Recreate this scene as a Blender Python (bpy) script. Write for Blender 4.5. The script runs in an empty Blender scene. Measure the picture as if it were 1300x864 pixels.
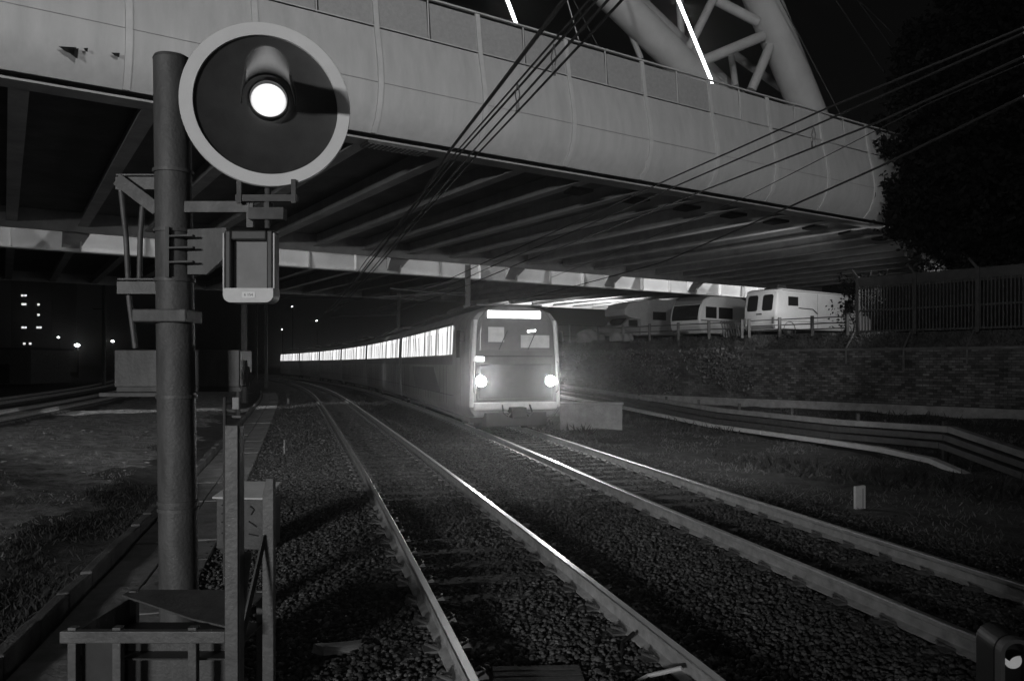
import bpy, bmesh, math, random
import numpy as np
from mathutils import Vector, Matrix
random.seed(7); rng = np.random.default_rng(7)
S = bpy.context.scene
COL = S.collection
R = math.radians
# ------------------------------------------------------------------ camera, world, light
FPX = 982.0            # focal length in pixels of the 1300 px wide photograph
CAMZ = 2.0             # eye height above the rail tops (z = 0)
cam = bpy.data.cameras.new('camera'); camo = bpy.data.objects.new('camera', cam); COL.objects.link(camo)
camo.location = (0, 0, CAMZ); camo.rotation_euler = (R(90), 0, 0)
cam.sensor_width = 36; cam.lens = 36*FPX/1300; cam.shift_y = 28/1300
cam.clip_start = 0.05; cam.clip_end = 3000
S.camera = camo
W = bpy.data.worlds.new('World'); S.world = W; W.use_nodes = True
wn = W.node_tree; wn.nodes.clear()
sky = wn.nodes.new('ShaderNodeTexSky'); sky.sky_type = 'NISHITA'; sky.sun_disc = False
sky.sun_elevation = R(2); sky.sun_rotation = R(200)
bw = wn.nodes.new('ShaderNodeRGBToBW'); bg = wn.nodes.new('ShaderNodeBackground'); wo = wn.nodes.new('ShaderNodeOutputWorld')
bg.inputs['Strength'].default_value = 0.002
wn.links.new(sky.outputs[0], bw.inputs[0]); wn.links.new(bw.outputs[0], bg.inputs[0]); wn.links.new(bg.outputs[0], wo.inputs[0])
vs = S.view_settings; vs.view_transform = 'Standard'; vs.look = 'None'; vs.exposure = 0; vs.gamma = 1; vs.use_curve_mapping = False
S.cycles.use_denoising = True; S.cycles.max_bounces = 5; S.cycles.sample_clamp_indirect = 4
S.cycles.volume_step_rate = 1.0

def lamp(name, kind, loc, aim, energy, size=0.3, cone=None, blend=0.5):
    l = bpy.data.lights.new(name, kind); l.energy = energy
    o = bpy.data.objects.new(name, l); COL.objects.link(o); o.location = loc
    if kind == 'AREA': l.shape = 'DISK'; l.size = size
    else: l.shadow_soft_size = size
    if kind == 'SPOT': l.spot_size = R(cone); l.spot_blend = blend
    if aim is not None:
        o.rotation_euler = (Vector(aim)-Vector(loc)).to_track_quat('-Z', 'Y').to_euler()
    return o
# the station's lamps behind the viewer, the bridge floodlights, the street lamps on the terrace and beyond, and an added uplight
for x, y, e in ((-10.3, -20.7, 5000), (-11.5, -20, 5000), (-12.7, -19.3, 5200)):
    lamp('station_lamp', 'SPOT', (x, y, 5.0), (0, 12, 0.2), e, 0.6, 72, 0.6)
lamp('station_lamp', 'SPOT', (5, -16, 5.5), (-1, 12, 0.2), 450, 0.8, 75, 0.6)
lamp('bridge_floodlight', 'SPOT', (9, -4, 11.0), (-.4, 22, 10.6), 11500, 0.8, 63, 0.12)
lamp('street_lamp_light', 'SPOT', (18.2, 31.8, 5.4), (13.5, 40, 4.4), 900, 0.2, 110, 0.5)
lamp('added_uplight', 'SPOT', (12, 34, 3.9), (8.5, 39, 8), 460, 0.3, 140, 0.6)  # added lamp without a fixture, brightens the deck underside
lamp('underpass_floodlight', 'SPOT', (6, 71, 3.6), (8.0, 81, 8.3), 20000, 0.3, 120, 0.6)

# ------------------------------------------------------------------ materials
MATS = {}
def mat(name, v, rough=0.8, metal=0.0, var=0.25, scale=5.0, bump=0.0, bscale=40.0, spec=0.3, stretch=None, emit=None):
    if name in MATS: return MATS[name]
    m = bpy.data.materials.new(name); m.use_nodes = True; MATS[name] = m
    nt = m.node_tree; N = nt.nodes; L = nt.links
    b = N['Principled BSDF']
    b.inputs['Roughness'].default_value = rough; b.inputs['Metallic'].default_value = metal
    b.inputs['Specular IOR Level'].default_value = spec
    tc = N.new('ShaderNodeTexCoord'); src = tc.outputs['Object']
    if stretch:
        mp = N.new('ShaderNodeMapping'); mp.inputs['Scale'].default_value = stretch
        L.new(src, mp.inputs['Vector']); src = mp.outputs[0]
    n1 = N.new('ShaderNodeTexNoise'); n1.inputs['Scale'].default_value = scale; n1.inputs['Detail'].default_value = 7; n1.inputs['Roughness'].default_value = .65
    L.new(src, n1.inputs['Vector'])
    mr = N.new('ShaderNodeMapRange'); mr.inputs['From Min'].default_value = .3; mr.inputs['From Max'].default_value = .7
    mr.inputs['To Min'].default_value = v*(1-var); mr.inputs['To Max'].default_value = v*(1+var)
    L.new(n1.outputs['Fac'], mr.inputs['Value']); L.new(mr.outputs[0], b.inputs['Base Color'])
    if bump:
        n2 = N.new('ShaderNodeTexNoise'); n2.inputs['Scale'].default_value = bscale; n2.inputs['Detail'].default_value = 5
        L.new(tc.outputs['Object'], n2.inputs['Vector'])
        bp = N.new('ShaderNodeBump'); bp.inputs['Strength'].default_value = bump; bp.inputs['Distance'].default_value = .03
        L.new(n2.outputs['Fac'], bp.inputs['Height']); L.new(bp.outputs[0], b.inputs['Normal'])
    if emit:
        b.inputs['Emission Color'].default_value = (1, 1, 1, 1); b.inputs['Emission Strength'].default_value = emit
    return m
ballast_m = mat('ballast_stone', .075, .9, var=.55, scale=9, bump=.6, bscale=30)
def per_island(m, lo, hi):
    nt = m.node_tree; N = nt.nodes; L = nt.links; b = N['Principled BSDF']; src = b.inputs['Base Color'].links[0].from_socket
    g = N.new('ShaderNodeNewGeometry'); mr = N.new('ShaderNodeMapRange'); mr.inputs['To Min'].default_value = lo; mr.inputs['To Max'].default_value = hi
    pw = N.new('ShaderNodeMath'); pw.operation = 'POWER'; pw.inputs[1].default_value = 1.8; L.new(g.outputs['Random Per Island'], pw.inputs[0]); L.new(pw.outputs[0], mr.inputs['Value'])
    x = N.new('ShaderNodeMath'); x.operation = 'MULTIPLY'; L.new(src, x.inputs[0]); L.new(mr.outputs[0], x.inputs[1]); L.new(x.outputs[0], b.inputs['Base Color'])
per_island(ballast_m, .6, 1.7)
soil_m = mat('bed_soil', .07, .95, var=.6, scale=3, bump=1, bscale=14)
field_m = mat('field_soil', .24, .95, var=.8, scale=3.2, bump=1, bscale=12)
ground_m = mat('ground_soil', .05, .95, var=.5, scale=1.5, bump=.6)
grass_m = mat('grass_blade', .15, .8, var=.7, scale=.7)
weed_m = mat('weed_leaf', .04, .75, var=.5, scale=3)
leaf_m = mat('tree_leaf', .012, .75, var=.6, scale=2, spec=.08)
ivy_m = mat('ivy_leaf', .14, .55, var=.6, scale=2)
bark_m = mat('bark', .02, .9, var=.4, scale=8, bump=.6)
conc_m = mat('concrete', .27, .88, var=.3, scale=3, bump=.3, bscale=25)
path_m = mat('path_concrete', .22, .9, var=.35, scale=2.5, bump=.4, bscale=20)
sleeper_m = mat('sleeper_concrete', .07, .9, var=.4, scale=6, bump=.4)
railhead_m = mat('rail_polished', .75, .33, 1.0, var=.1, scale=3)
railside_m = mat('rail_rust', .42, .6, .2, var=.3, scale=7, bump=.2)
clip_m = mat('clip_steel', .16, .6, .5, var=.4)
steel_m = mat('galvanised_steel', .095, .55, .25, var=.3, scale=6, bump=.15)
dsteel_m = mat('dark_steel', .06, .6, .3, var=.4, scale=5)
mast_m = mat('mast_steel', .085, .6, .2, var=.35, scale=4, bump=.2, stretch=(2, 2, .5))
ringw_m = mat('ring_paint', .70, .5, var=.05, scale=5)
black_m = mat('black_paint', .032, .5, var=.25, scale=6)
pure_m = mat('opening_black', .008, .9, var=.1)  # black for gaps and openings, their inner shade put into the colour
palep_m = mat('pale_plate', .58, .55, var=.12, scale=6)
greyp_m = mat('grey_plate', .2, .6, var=.15, scale=4)
fascia_m = mat('fascia_paint', .38, .6, var=.11, scale=1.6, stretch=(2.2, 2.2, .18))
rib_m = mat('rib_paint', .43, .6, var=.1, scale=3)
screen_m = mat('screen_mesh', .28, .6, var=.12, scale=9)
soffit_m = mat('deck_soffit', .12, .8, var=.35, scale=.6)
beam_m = mat('beam_paint', .30, .6, var=.25, scale=1.2)
web_m = mat('girder_paint', .55, .6, var=.12, scale=.8)
arch_m = mat('arch_paint', .45, .5, var=.12, scale=.8)
copper_m = mat('wire_copper', .02, .6, .1, var=.2)
wallcap_m = mat('wall_coping', .1, .9, var=.4, scale=2, bump=.3)
timber_m = mat('old_timber', .07, .85, var=.5, scale=4, stretch=(1, 8, 1), bump=.4)
rubber_m = mat('rubber', .015, .8)
whitev_m = mat('van_paint', .62, .4, var=.07, scale=2)
dwin_m = mat('dark_glass', .02, .12, spec=.5, var=.2)
tar_m = mat('tarpaulin', .16, .6, var=.3, scale=2, bump=.5, bscale=6)
train_m = mat('carriage_paint', .23, .42, .15, var=.38, scale=1.6, stretch=(1, 1.4, .5))
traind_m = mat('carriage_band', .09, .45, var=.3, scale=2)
under_m = mat('underframe', .03, .8, var=.4)
roof_m = mat('carriage_roof', .12, .7, var=.3)
lampglow_m = mat('lamp_glow', .9, emit=14)
lens_m = mat('signal_lens_glow', .9, emit=3.5)
head_m = mat('headlight_glow', .9, emit=170)
display_m = mat('display_glow', .9, emit=7)
dimlens_m = mat('dim_lens', .5, .2, emit=.2)
tube_m = mat('tube_glow', .9, emit=8)
litwin_m = mat('lit_window', .8, emit=1.6)
cabdim_m = mat('cab_interior', .3, .3, emit=.11)
wscreen_m = mat('windscreen_glare', .06, .12, spec=.5, emit=.045)  # faint glow put into the glass for the grey glare over it

def lens_material():
    m = bpy.data.materials.new('signal_lens_glow'); m.use_nodes = True; N = m.node_tree.nodes; L = m.node_tree.links; b = N['Principled BSDF']
    tc = N.new('ShaderNodeTexCoord'); mp = N.new('ShaderNodeMapping'); mp.inputs['Scale'].default_value = (1, 0, 1); ln = N.new('ShaderNodeVectorMath'); ln.operation = 'LENGTH'
    L.new(tc.outputs['Object'], mp.inputs['Vector']); L.new(mp.outputs[0], ln.inputs[0])
    cr = N.new('ShaderNodeMapRange'); cr.interpolation_type = 'SMOOTHSTEP'; cr.inputs['From Min'].default_value = .03; cr.inputs['From Max'].default_value = .138; cr.inputs['To Min'].default_value = 6; cr.inputs['To Max'].default_value = .55
    wv = N.new('ShaderNodeMath'); wv.operation = 'SINE'; k = N.new('ShaderNodeMath'); k.operation = 'MULTIPLY'; k.inputs[1].default_value = 520
    L.new(ln.outputs['Value'], k.inputs[0]); L.new(k.outputs[0], wv.inputs[0])
    a = N.new('ShaderNodeMath'); a.operation = 'MULTIPLY_ADD'; a.inputs[1].default_value = .22; a.inputs[2].default_value = 1; L.new(wv.outputs[0], a.inputs[0])
    x = N.new('ShaderNodeMath'); x.operation = 'MULTIPLY'; L.new(ln.outputs['Value'], cr.inputs['Value']); L.new(cr.outputs[0], x.inputs[0]); L.new(a.outputs[0], x.inputs[1])
    b.inputs['Base Color'].default_value = (.3, .3, .3, 1); b.inputs['Roughness'].default_value = .1; b.inputs['Emission Color'].default_value = (1, 1, 1, 1); L.new(x.outputs[0], b.inputs['Emission Strength'])
    return m
lens2_m = lens_material()
def window_material():
    m = bpy.data.materials.new('carriage_window_glow'); m.use_nodes = True
    nt = m.node_tree; N = nt.nodes; L = nt.links; b = N['Principled BSDF']
    b.inputs['Base Color'].default_value = (.05, .05, .05, 1); b.inputs['Roughness'].default_value = .15
    tc = N.new('ShaderNodeTexCoord'); mp = N.new('ShaderNodeMapping'); mp.inputs['Scale'].default_value = (0, 2.1, .12)
    n = N.new('ShaderNodeTexNoise'); n.inputs['Scale'].default_value = 1.3; n.inputs['Detail'].default_value = 1.6
    mr = N.new('ShaderNodeMapRange'); mr.inputs['From Min'].default_value = .38; mr.inputs['From Max'].default_value = .58
    mr.inputs['To Min'].default_value = .22; mr.inputs['To Max'].default_value = 1.5
    L.new(tc.outputs['Object'], mp.inputs['Vector']); L.new(mp.outputs[0], n.inputs['Vector']); L.new(n.outputs['Fac'], mr.inputs['Value'])
    b.inputs['Emission Color'].default_value = (1, 1, 1, 1); L.new(mr.outputs[0], b.inputs['Emission Strength'])
    return m
winglow_m = window_material()

def brick_material():
    m = bpy.data.materials.new('old_brick'); m.use_nodes = True
    nt = m.node_tree; N = nt.nodes; L = nt.links; b = N['Principled BSDF']; b.inputs['Roughness'].default_value = .9
    uv = N.new('ShaderNodeUVMap')
    br = N.new('ShaderNodeTexBrick'); br.inputs['Scale'].default_value = 1.0
    br.inputs['Brick Width'].default_value = .27; br.inputs['Row Height'].default_value = .105; br.inputs['Mortar Size'].default_value = .008
    br.inputs['Color1'].default_value = (.04, .04, .04, 1); br.inputs['Color2'].default_value = (.14, .14, .14, 1); br.inputs['Mortar'].default_value = (.018, .018, .018, 1)
    n = N.new('ShaderNodeTexNoise'); n.inputs['Scale'].default_value = .8; n.inputs['Detail'].default_value = 8; n.inputs['Roughness'].default_value = .7
    mr = N.new('ShaderNodeMapRange'); mr.inputs['From Min'].default_value = .35; mr.inputs['From Max'].default_value = .65; mr.inputs['To Min'].default_value = .35; mr.inputs['To Max'].default_value = 1.35
    mx = N.new('ShaderNodeMix'); mx.data_type = 'RGBA'; mx.blend_type = 'MULTIPLY'; mx.inputs['Factor'].default_value = 1
    L.new(uv.outputs[0], br.inputs['Vector']); L.new(uv.outputs[0], n.inputs['Vector']); L.new(n.outputs['Fac'], mr.inputs['Value'])
    L.new(br.outputs['Color'], mx.inputs['A']); L.new(mr.outputs[0], mx.inputs['B']); L.new(mx.outputs['Result'], b.inputs['Base Color'])
    bp = N.new('ShaderNodeBump'); bp.inputs['Strength'].default_value = .7; bp.inputs['Distance'].default_value = .02
    L.new(br.outputs['Color'], bp.inputs['Height']); L.new(bp.outputs[0], b.inputs['Normal'])
    return m
brick_m = brick_material()

# ------------------------------------------------------------------ mesh helpers
class MB:
    def __init__(s): s.v = []; s.f = []; s.mi = []
    def add(s, vs, fs, mi=0):
        k = len(s.v); s.v += [tuple(p) for p in vs]; s.f += [tuple(i+k for i in f) for f in fs]; s.mi += [mi]*len(fs); return s
    def box(s, c, d, rz=0, rx=0, ry=0, mi=0, taper=1.0):
        M = Matrix.Translation(Vector(c)) @ Matrix.Rotation(rz, 4, 'Z') @ Matrix.Rotation(ry, 4, 'Y') @ Matrix.Rotation(rx, 4, 'X')
        x, y, z = d[0]/2, d[1]/2, d[2]/2
        vs = [M @ Vector((sx*x*(taper if sz > 0 else 1), sy*y*(taper if sz > 0 else 1), sz*z)) for sz in (-1, 1) for sx, sy in ((-1, -1), (1, -1), (1, 1), (-1, 1))]
        return s.add(vs, [(3, 2, 1, 0), (4, 5, 6, 7), (0, 1, 5, 4), (1, 2, 6, 5), (2, 3, 7, 6), (3, 0, 4, 7)], mi)
    def box2(s, a, b, mi=0):
        return s.box([(p+q)/2 for p, q in zip(a, b)], [abs(q-p) for p, q in zip(a, b)], mi=mi)
    def tube(s, path, r, n=8, mi=0, caps=True):
        P = [Vector(p) for p in path]; rs = r if isinstance(r, (list, tuple)) else [r]*len(P)
        vs = []; ref = None
        for i, p in enumerate(P):
            t = (P[min(i+1, len(P)-1)]-P[max(i-1, 0)]).normalized()
            if ref is None: ref = Vector((0, 0, 1)) if abs(t.z) < .9 else Vector((1, 0, 0))
            u = (ref-t*ref.dot(t)).normalized(); ref = u; w = t.cross(u)
            for k in range(n):
                a = 2*math.pi*k/n; vs.append(p+(u*math.cos(a)+w*math.sin(a))*rs[i])
        fs = [(i*n+k, i*n+(k+1) % n, (i+1)*n+(k+1) % n, (i+1)*n+k) for i in range(len(P)-1) for k in range(n)]
        if caps: fs += [tuple(range(n-1, -1, -1)), tuple((len(P)-1)*n+k for k in range(n))]
        return s.add(vs, fs, mi)
    def bar(s, a, b, w, h, mi=0):
        """rectangular bar from a to b, w wide (level), h tall"""
        a, b = Vector(a), Vector(b); t = (b-a).normalized()
        up = Vector((0, 0, 1)) if abs(t.z) < .95 else Vector((0, 1, 0))
        u = t.cross(up).normalized()*w/2; v = u.cross(t).normalized()*h/2
        vs = [p+su*u+sv*v for p in (a, b) for su, sv in ((-1, -1), (1, -1), (1, 1), (-1, 1))]
        return s.add(vs, [(0, 1, 2, 3), (7, 6, 5, 4), (0, 4, 5, 1), (1, 5, 6, 2), (2, 6, 7, 3), (3, 7, 4, 0)], mi)
    def prism(s, poly, off, mi=0):
        """polygon (3D points) extruded by vector off"""
        n = len(poly); off = Vector(off); vs = [Vector(p) for p in poly]+[Vector(p)+off for p in poly]
        return s.add(vs, [tuple(range(n-1, -1, -1)), tuple(range(n, 2*n))]+[(i, (i+1) % n, n+(i+1) % n, n+i) for i in range(n)], mi)
    def loft(s, rings, mi=0, closed=True, caps=True):
        n = len(rings[0]); vs = [p for r in rings for p in r]; m = n if closed else n-1
        fs = [(i*n+k, i*n+(k+1) % n, (i+1)*n+(k+1) % n, (i+1)*n+k) for i in range(len(rings)-1) for k in range(m)]
        if caps: fs += [tuple(range(n-1, -1, -1)), tuple((len(rings)-1)*n+k for k in range(n))]
        return s.add(vs, fs, mi)
    def disc_y(s, c, prof, n=48, mi=0, caps=True):
        """lathe about the y axis through c: prof = [(radius, dy), ...]"""
        rings = [[(c[0]+r*math.cos(2*math.pi*k/n), c[1]+dy, c[2]+r*math.sin(2*math.pi*k/n)) for k in range(n)] for r, dy in prof]
        return s.loft(rings, mi, caps=caps)
    def build(s, name, m, parent=None, smooth=False, bevel=0, loc=None, rz=0):
        me = bpy.data.meshes.new(name); me.from_pydata(s.v, [], s.f)
        for x in (m if isinstance(m, (list, tuple)) else [m]): me.materials.append(x)
        me.polygons.foreach_set('material_index', s.mi)
        bm = bmesh.new(); bm.from_mesh(me); bmesh.ops.recalc_face_normals(bm, faces=bm.faces); bm.to_mesh(me); bm.free()
        if smooth:
            me.polygons.foreach_set('use_smooth', [True]*len(me.polygons)); me.set_sharp_from_angle(angle=R(38))
        o = bpy.data.objects.new(name, me); COL.objects.link(o)
        if parent: o.parent = parent
        if loc: o.location = loc
        o.rotation_euler.z = rz
        if bevel:
            b = o.modifiers.new('bevel', 'BEVEL'); b.width = bevel; b.segments = 2; b.limit_method = 'ANGLE'
        return o
def tag(o, label=None, cat=None, group=None, kind=None):
    if label: o['label'] = label
    if cat: o['category'] = cat
    if group: o['group'] = group
    if kind: o['kind'] = kind
    return o
def thing(name, label, cat, loc=(0, 0, 0), rz=0, group=None):
    o = bpy.data.objects.new(name, None); o.empty_display_size = .3; COL.objects.link(o); o.location = loc; o.rotation_euler.z = rz
    return tag(o, label, cat, group)
def structure(o): o['kind'] = 'structure'; return o
def copy_tree(o, parent=None):
    c = o.copy(); COL.objects.link(c)
    if parent: c.parent = parent
    for ch in list(o.children): copy_tree(ch, c)
    return c
def at(x, y, Y):
    """a point of the place at Y metres in front of the viewer, seen at pixel (x, y) of the survey photograph"""
    return Vector(((x-650)/FPX*Y, Y, CAMZ+(460-y)/FPX*Y))
def fast_mesh(name, V, F, m, smooth=False):
    """V (n,3), F (k,c) arrays -> one object"""
    me = bpy.data.meshes.new(name); k, c = F.shape
    me.vertices.add(len(V)); me.vertices.foreach_set('co', V.astype(np.float32).ravel())
    me.loops.add(k*c); me.loops.foreach_set('vertex_index', F.astype(np.int32).ravel())
    me.polygons.add(k); me.polygons.foreach_set('loop_start', np.arange(0, k*c, c, dtype=np.int32))
    me.polygons.foreach_set('loop_total', np.full(k, c, dtype=np.int32)) if False else None
    me.update(calc_edges=True); me.validate()
    me.materials.append(m)
    if smooth: me.polygons.foreach_set('use_smooth', [True]*k)
    o = bpy.data.objects.new(name, me); COL.objects.link(o); return o

# ------------------------------------------------------------------ track curves
YS = np.arange(-12, 190, .25)
def curve(anchorY, anchorX, knots):
    m = np.interp(YS, [k[0] for k in knots], [k[1] for k in knots]); X = np.concatenate([[0], np.cumsum((m[1:]+m[:-1])/2*.25)])
    return X-np.interp(anchorY, YS, X)+anchorX, m
far = [(42, -.285), (70, -.36), (100, -.45), (135, -.58), (190, -.75)]
LX, LM = curve(12.35, -1.435, [(-12, -.255), (5, -.258), (12, -.27), (20, -.278)]+far)
RX, RM = curve(15.84, 1.62, [(-12, -.265), (6, -.265), (14, -.245), (22, -.25), (32, -.275)]+far)
TRK = {'L': (LX, LM), 'R': (RX, RM)}
def on(trk, Y, lat=0.0, z=0.0):
    X, M = TRK[trk]; m = float(np.interp(Y, YS, M)); h = math.hypot(1, m)
    return Vector((float(np.interp(Y, YS, X))+lat/h, Y-lat*m/h, z))
def heading(trk, Y): return math.atan(float(np.interp(Y, YS, TRK[trk][1])))     # from +Y, negative = left
def arc(trk, Y0, Y1, step):
    """positions Y at equal arc steps"""
    out = [Y0]; 
    while out[-1] < Y1: out.append(out[-1]+step/math.hypot(1, float(np.interp(out[-1], YS, TRK[trk][1]))))
    return out
def lat_of(trk, P):
    """signed lateral distance of points (n,2) from a track (near enough for gentle curves)"""
    X, M = TRK[trk]; x = np.interp(P[:, 1], YS, X); m = np.interp(P[:, 1], YS, M)
    return (P[:, 0]-x)/np.hypot(1, m)

# wall line, from beside the viewer to beyond the bridge
WALL = [Vector(p) for p in ((30.6, 13.6), (18.5, 28.0), (10.9, 37.0), (3.3, 46.0), (-3.5, 58.0), (-12.5, 80), (-34, 125))]
def wall_at(y):
    return float(np.interp(y, [p.y for p in WALL], [p.x for p in WALL]))
def gheight(P):
    l = lat_of('L', P); r = lat_of('R', P); Y = P[:, 1]
    d = np.minimum(np.abs(l), np.abs(r))
    z = np.where(d < 1.25, -.205, -.205-np.clip((d-1.25)/1.4, 0, 1)*.12)
    z = np.where((l < -2.6), -.325, z); z = np.where(l < -4.05, -.30-.1*np.exp(-((l+4.7)/.5)**2)+.32*np.exp(-((l+10)/3.2)**2-((Y-19)/9)**2), z)
    z = np.where(l < -11.5, np.maximum(z, -.25), z)
    wx = np.interp(Y, [p.y for p in WALL], [p.x for p in WALL])
    t = np.clip((r-2.6)/np.maximum(wx-np.interp(Y, YS, RX)-3.0, .5), 0, 1)
    z = np.where(r > 2.6, -.34+.3*t**1.5*np.clip((Y-10)/20, .2, 1), z)
    n = np.sin(P[:, 0]*1.7+np.sin(P[:, 1]*1.3)*1.4)*np.sin(P[:, 1]*1.1+np.sin(P[:, 0]*.9)*2)
    w = np.where((l < -4.05) | (r > 2.6), .05, .012); w = np.where((l > -4.05) & (l < -2.6), 0, w)
    return z+n*w
# ------------------------------------------------------------------ ground
def build_ground():
    structure(MB().add([(-900, -300, -.75), (900, -300, -.75), (900, 1500, -.75), (-900, 1500, -.75)], [(0, 1, 2, 3)]).build('ground', ground_m))
    xs = np.arange(-46, 34.01, .25); ys = np.concatenate([np.arange(1.0, 50, .25), np.arange(50, 140, 1.0)])
    gx, gy = np.meshgrid(xs, ys); P = np.stack([gx.ravel(), gy.ravel()], 1); z = gheight(P)
    V = np.column_stack([P, z]); n = len(xs); i = np.arange((len(ys)-1)*n).reshape(-1, n)[:, :-1].ravel()
    F = np.stack([i, i+1, i+n+1, i+n], 1); o = fast_mesh('track_bed', V, F, soil_m, True); o.data.materials.append(field_m)
    fl = lat_of('L', P[i]); wob = .35*np.sin(P[i][:, 1]*1.1)+.25*np.sin(P[i][:, 1]*2.7)
    o.data.polygons.foreach_set('material_index', ((fl < -5.5+wob) & (fl > -11.6)).astype(np.int32)); structure(o)
    # path of concrete slabs beside the left track
    mb = MB(); Yv = arc('L', 2.0, 60, 1.0)
    for a, b in zip(Yv[:-1], Yv[1:]):
        b2 = b-.012; dz = random.uniform(-.012, .012)
        for l0, l1 in ((-3.86, -3.42), (-3.40, -2.9)):
            c = [on('L', a, l0), on('L', a, l1), on('L', b2, l1), on('L', b2, l0)]
            mb.prism([(p.x, p.y, -.36) for p in c], (0, 0, .09+dz+random.uniform(-.004, .004)))
    structure(mb.build('path', path_m, bevel=.006))
    mb = MB(); pts = [on('L', y, -3.98, -.24) for y in arc('L', 2, 60, .8)]
    for a, b in zip(pts[:-1], pts[1:]): mb.bar(a+Vector((0, 0, random.uniform(-.03, .01))), b-(b-a)*.01+Vector((0, 0, random.uniform(-.03, .01))), .12, .2)
    structure(mb.build('path_edging', mat('edging_concrete', .12, .9, var=.5, scale=2, bump=.5), bevel=.02))
build_ground()

def stone_shapes(k):
    out = []
    t = (1+5**.5)/2
    base = np.array([(-1, t, 0), (1, t, 0), (-1, -t, 0), (1, -t, 0), (0, -1, t), (0, 1, t), (0, -1, -t), (0, 1, -t), (t, 0, -1), (t, 0, 1), (-t, 0, -1), (-t, 0, 1)])/1.9
    for _ in range(k):
        out.append(base*rng.uniform(.62, 1.15, (12, 1))*np.array([1.25, .95, .7]))
    return np.array(out)
ICO = np.array([(0, 11, 5), (0, 5, 1), (0, 1, 7), (0, 7, 10), (0, 10, 11), (1, 5, 9), (5, 11, 4), (11, 10, 2), (10, 7, 6), (7, 1, 8), (3, 9, 4), (3, 4, 2), (3, 2, 6), (3, 6, 8), (3, 8, 9), (4, 9, 5), (2, 4, 11), (6, 2, 10), (8, 6, 7), (9, 8, 1)])
def build_ballast():
    PP = []
    for (y0, y1, dens) in ((2.6, 7, 1250), (7, 12, 850), (12, 20, 340), (20, 34, 80), (34, 60, 25)):
        x0, x1 = float(np.interp(y1, YS, LX))-3.2, float(np.interp(y0, YS, RX))+3.2
        n = int((y1-y0)*(x1-x0)*dens); P = np.column_stack([rng.uniform(x0, x1, n), rng.uniform(y0, y1, n)])
        l = lat_of('L', P); r = lat_of('R', P)
        keep = (l > -2.85+rng.normal(0, .12, n)) & (r < 2.3+rng.normal(0, .3, n))
        for q in (l, r): keep &= ~((np.abs(np.abs(q)-.7525) < .085))
        for trk, q in (('L', l), ('R', r)):
            X, M = TRK[trk]; h = np.hypot(1, np.interp(P[:, 1], YS, M)); s = np.concatenate([[0], np.cumsum(np.hypot(1, (M[1:]+M[:-1])/2)*.25)])
            ss = np.interp(P[:, 1]+q*np.interp(P[:, 1], YS, M)/h, YS, s)-np.interp(2.0, YS, s)
            onsl = (np.abs((ss+.3) % .6-.3) < .12) & (np.abs(q) < 1.22)
            keep &= ~(onsl & (rng.random(n) > .7))
        keep &= (np.abs(P[:, 0]/P[:, 1]) < .75)
        PP.append(P[keep])
    P = np.concatenate(PP); n = len(P); z = gheight(P)+rng.uniform(.0, .042, n)
    sh = stone_shapes(16)[rng.integers(0, 16, n)]
    size = rng.uniform(.013, .027, n)*np.where(P[:, 1] > 20, 1.6, 1)*np.where(rng.random(n) < .06, 1.5, 1)
    a = rng.uniform(0, 6.28, n); b = rng.uniform(-.7, .7, n)
    ca, sa, cb, sb = np.cos(a)[:, None], np.sin(a)[:, None], np.cos(b)[:, None], np.sin(b)[:, None]
    x, y, zz = sh[..., 0], sh[..., 1], sh[..., 2]
    y2, z2 = y*cb-zz*sb, y*sb+zz*cb; x3, y3 = x*ca-y2*sa, x*sa+y2*ca
    V = np.stack([x3*size[:, None]+P[:, :1], y3*size[:, None]+P[:, 1:2], z2*size[:, None]+z[:, None]], -1).reshape(-1, 3)
    F = (ICO[None]+(np.arange(n)*12)[:, None, None]).reshape(-1, 3)
    o = fast_mesh('ballast', V, F, ballast_m); tag(o, kind='stuff', label='loose crushed stone ballast around the two near tracks', cat='ballast')
build_ballast()

def blades(name, P, hgt, wid, m, label, cat, lean=.5, z=None):
    n = len(P); z = gheight(P) if z is None else z
    a = rng.uniform(0, 6.28, n); h = hgt*rng.uniform(.4, 1.3, n); w = wid*rng.uniform(.6, 1.3, n); le = rng.normal(0, lean, (n, 2))*h[:, None]
    dx, dy = np.cos(a)*w/2, np.sin(a)*w/2
    V = np.stack([np.stack([P[:, 0]-dx, P[:, 1]-dy, z-.01], 1), np.stack([P[:, 0]+dx, P[:, 1]+dy, z-.01], 1),
                  np.stack([P[:, 0]+le[:, 0]*.6+dx*.7, P[:, 1]+le[:, 1]*.6+dy*.7, z+h*.6], 1), np.stack([P[:, 0]+le[:, 0], P[:, 1]+le[:, 1], z+h*.95], 1)], 1).reshape(-1, 3)
    F = np.arange(n*4).reshape(n, 4)
    o = fast_mesh(name, V, F, m); return tag(o, label, cat, kind='stuff')
def scatter(n, x0, x1, y0, y1, test, patch=None):
    y = y0+(y1-y0)*rng.random(n)**1.7; P = np.column_stack([rng.uniform(x0, x1, n), y])
    l, r = lat_of('L', P), lat_of('R', P); k = test(P, l, r)
    if patch is not None:
        q = np.sin(P[:, 0]*2.1+3*np.sin(P[:, 1]*.8))+np.sin(P[:, 1]*1.9+2*np.sin(P[:, 0]*1.3)); k &= rng.random(n) < np.clip(.5+patch*q, .04, 1)
    return P[k]
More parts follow.
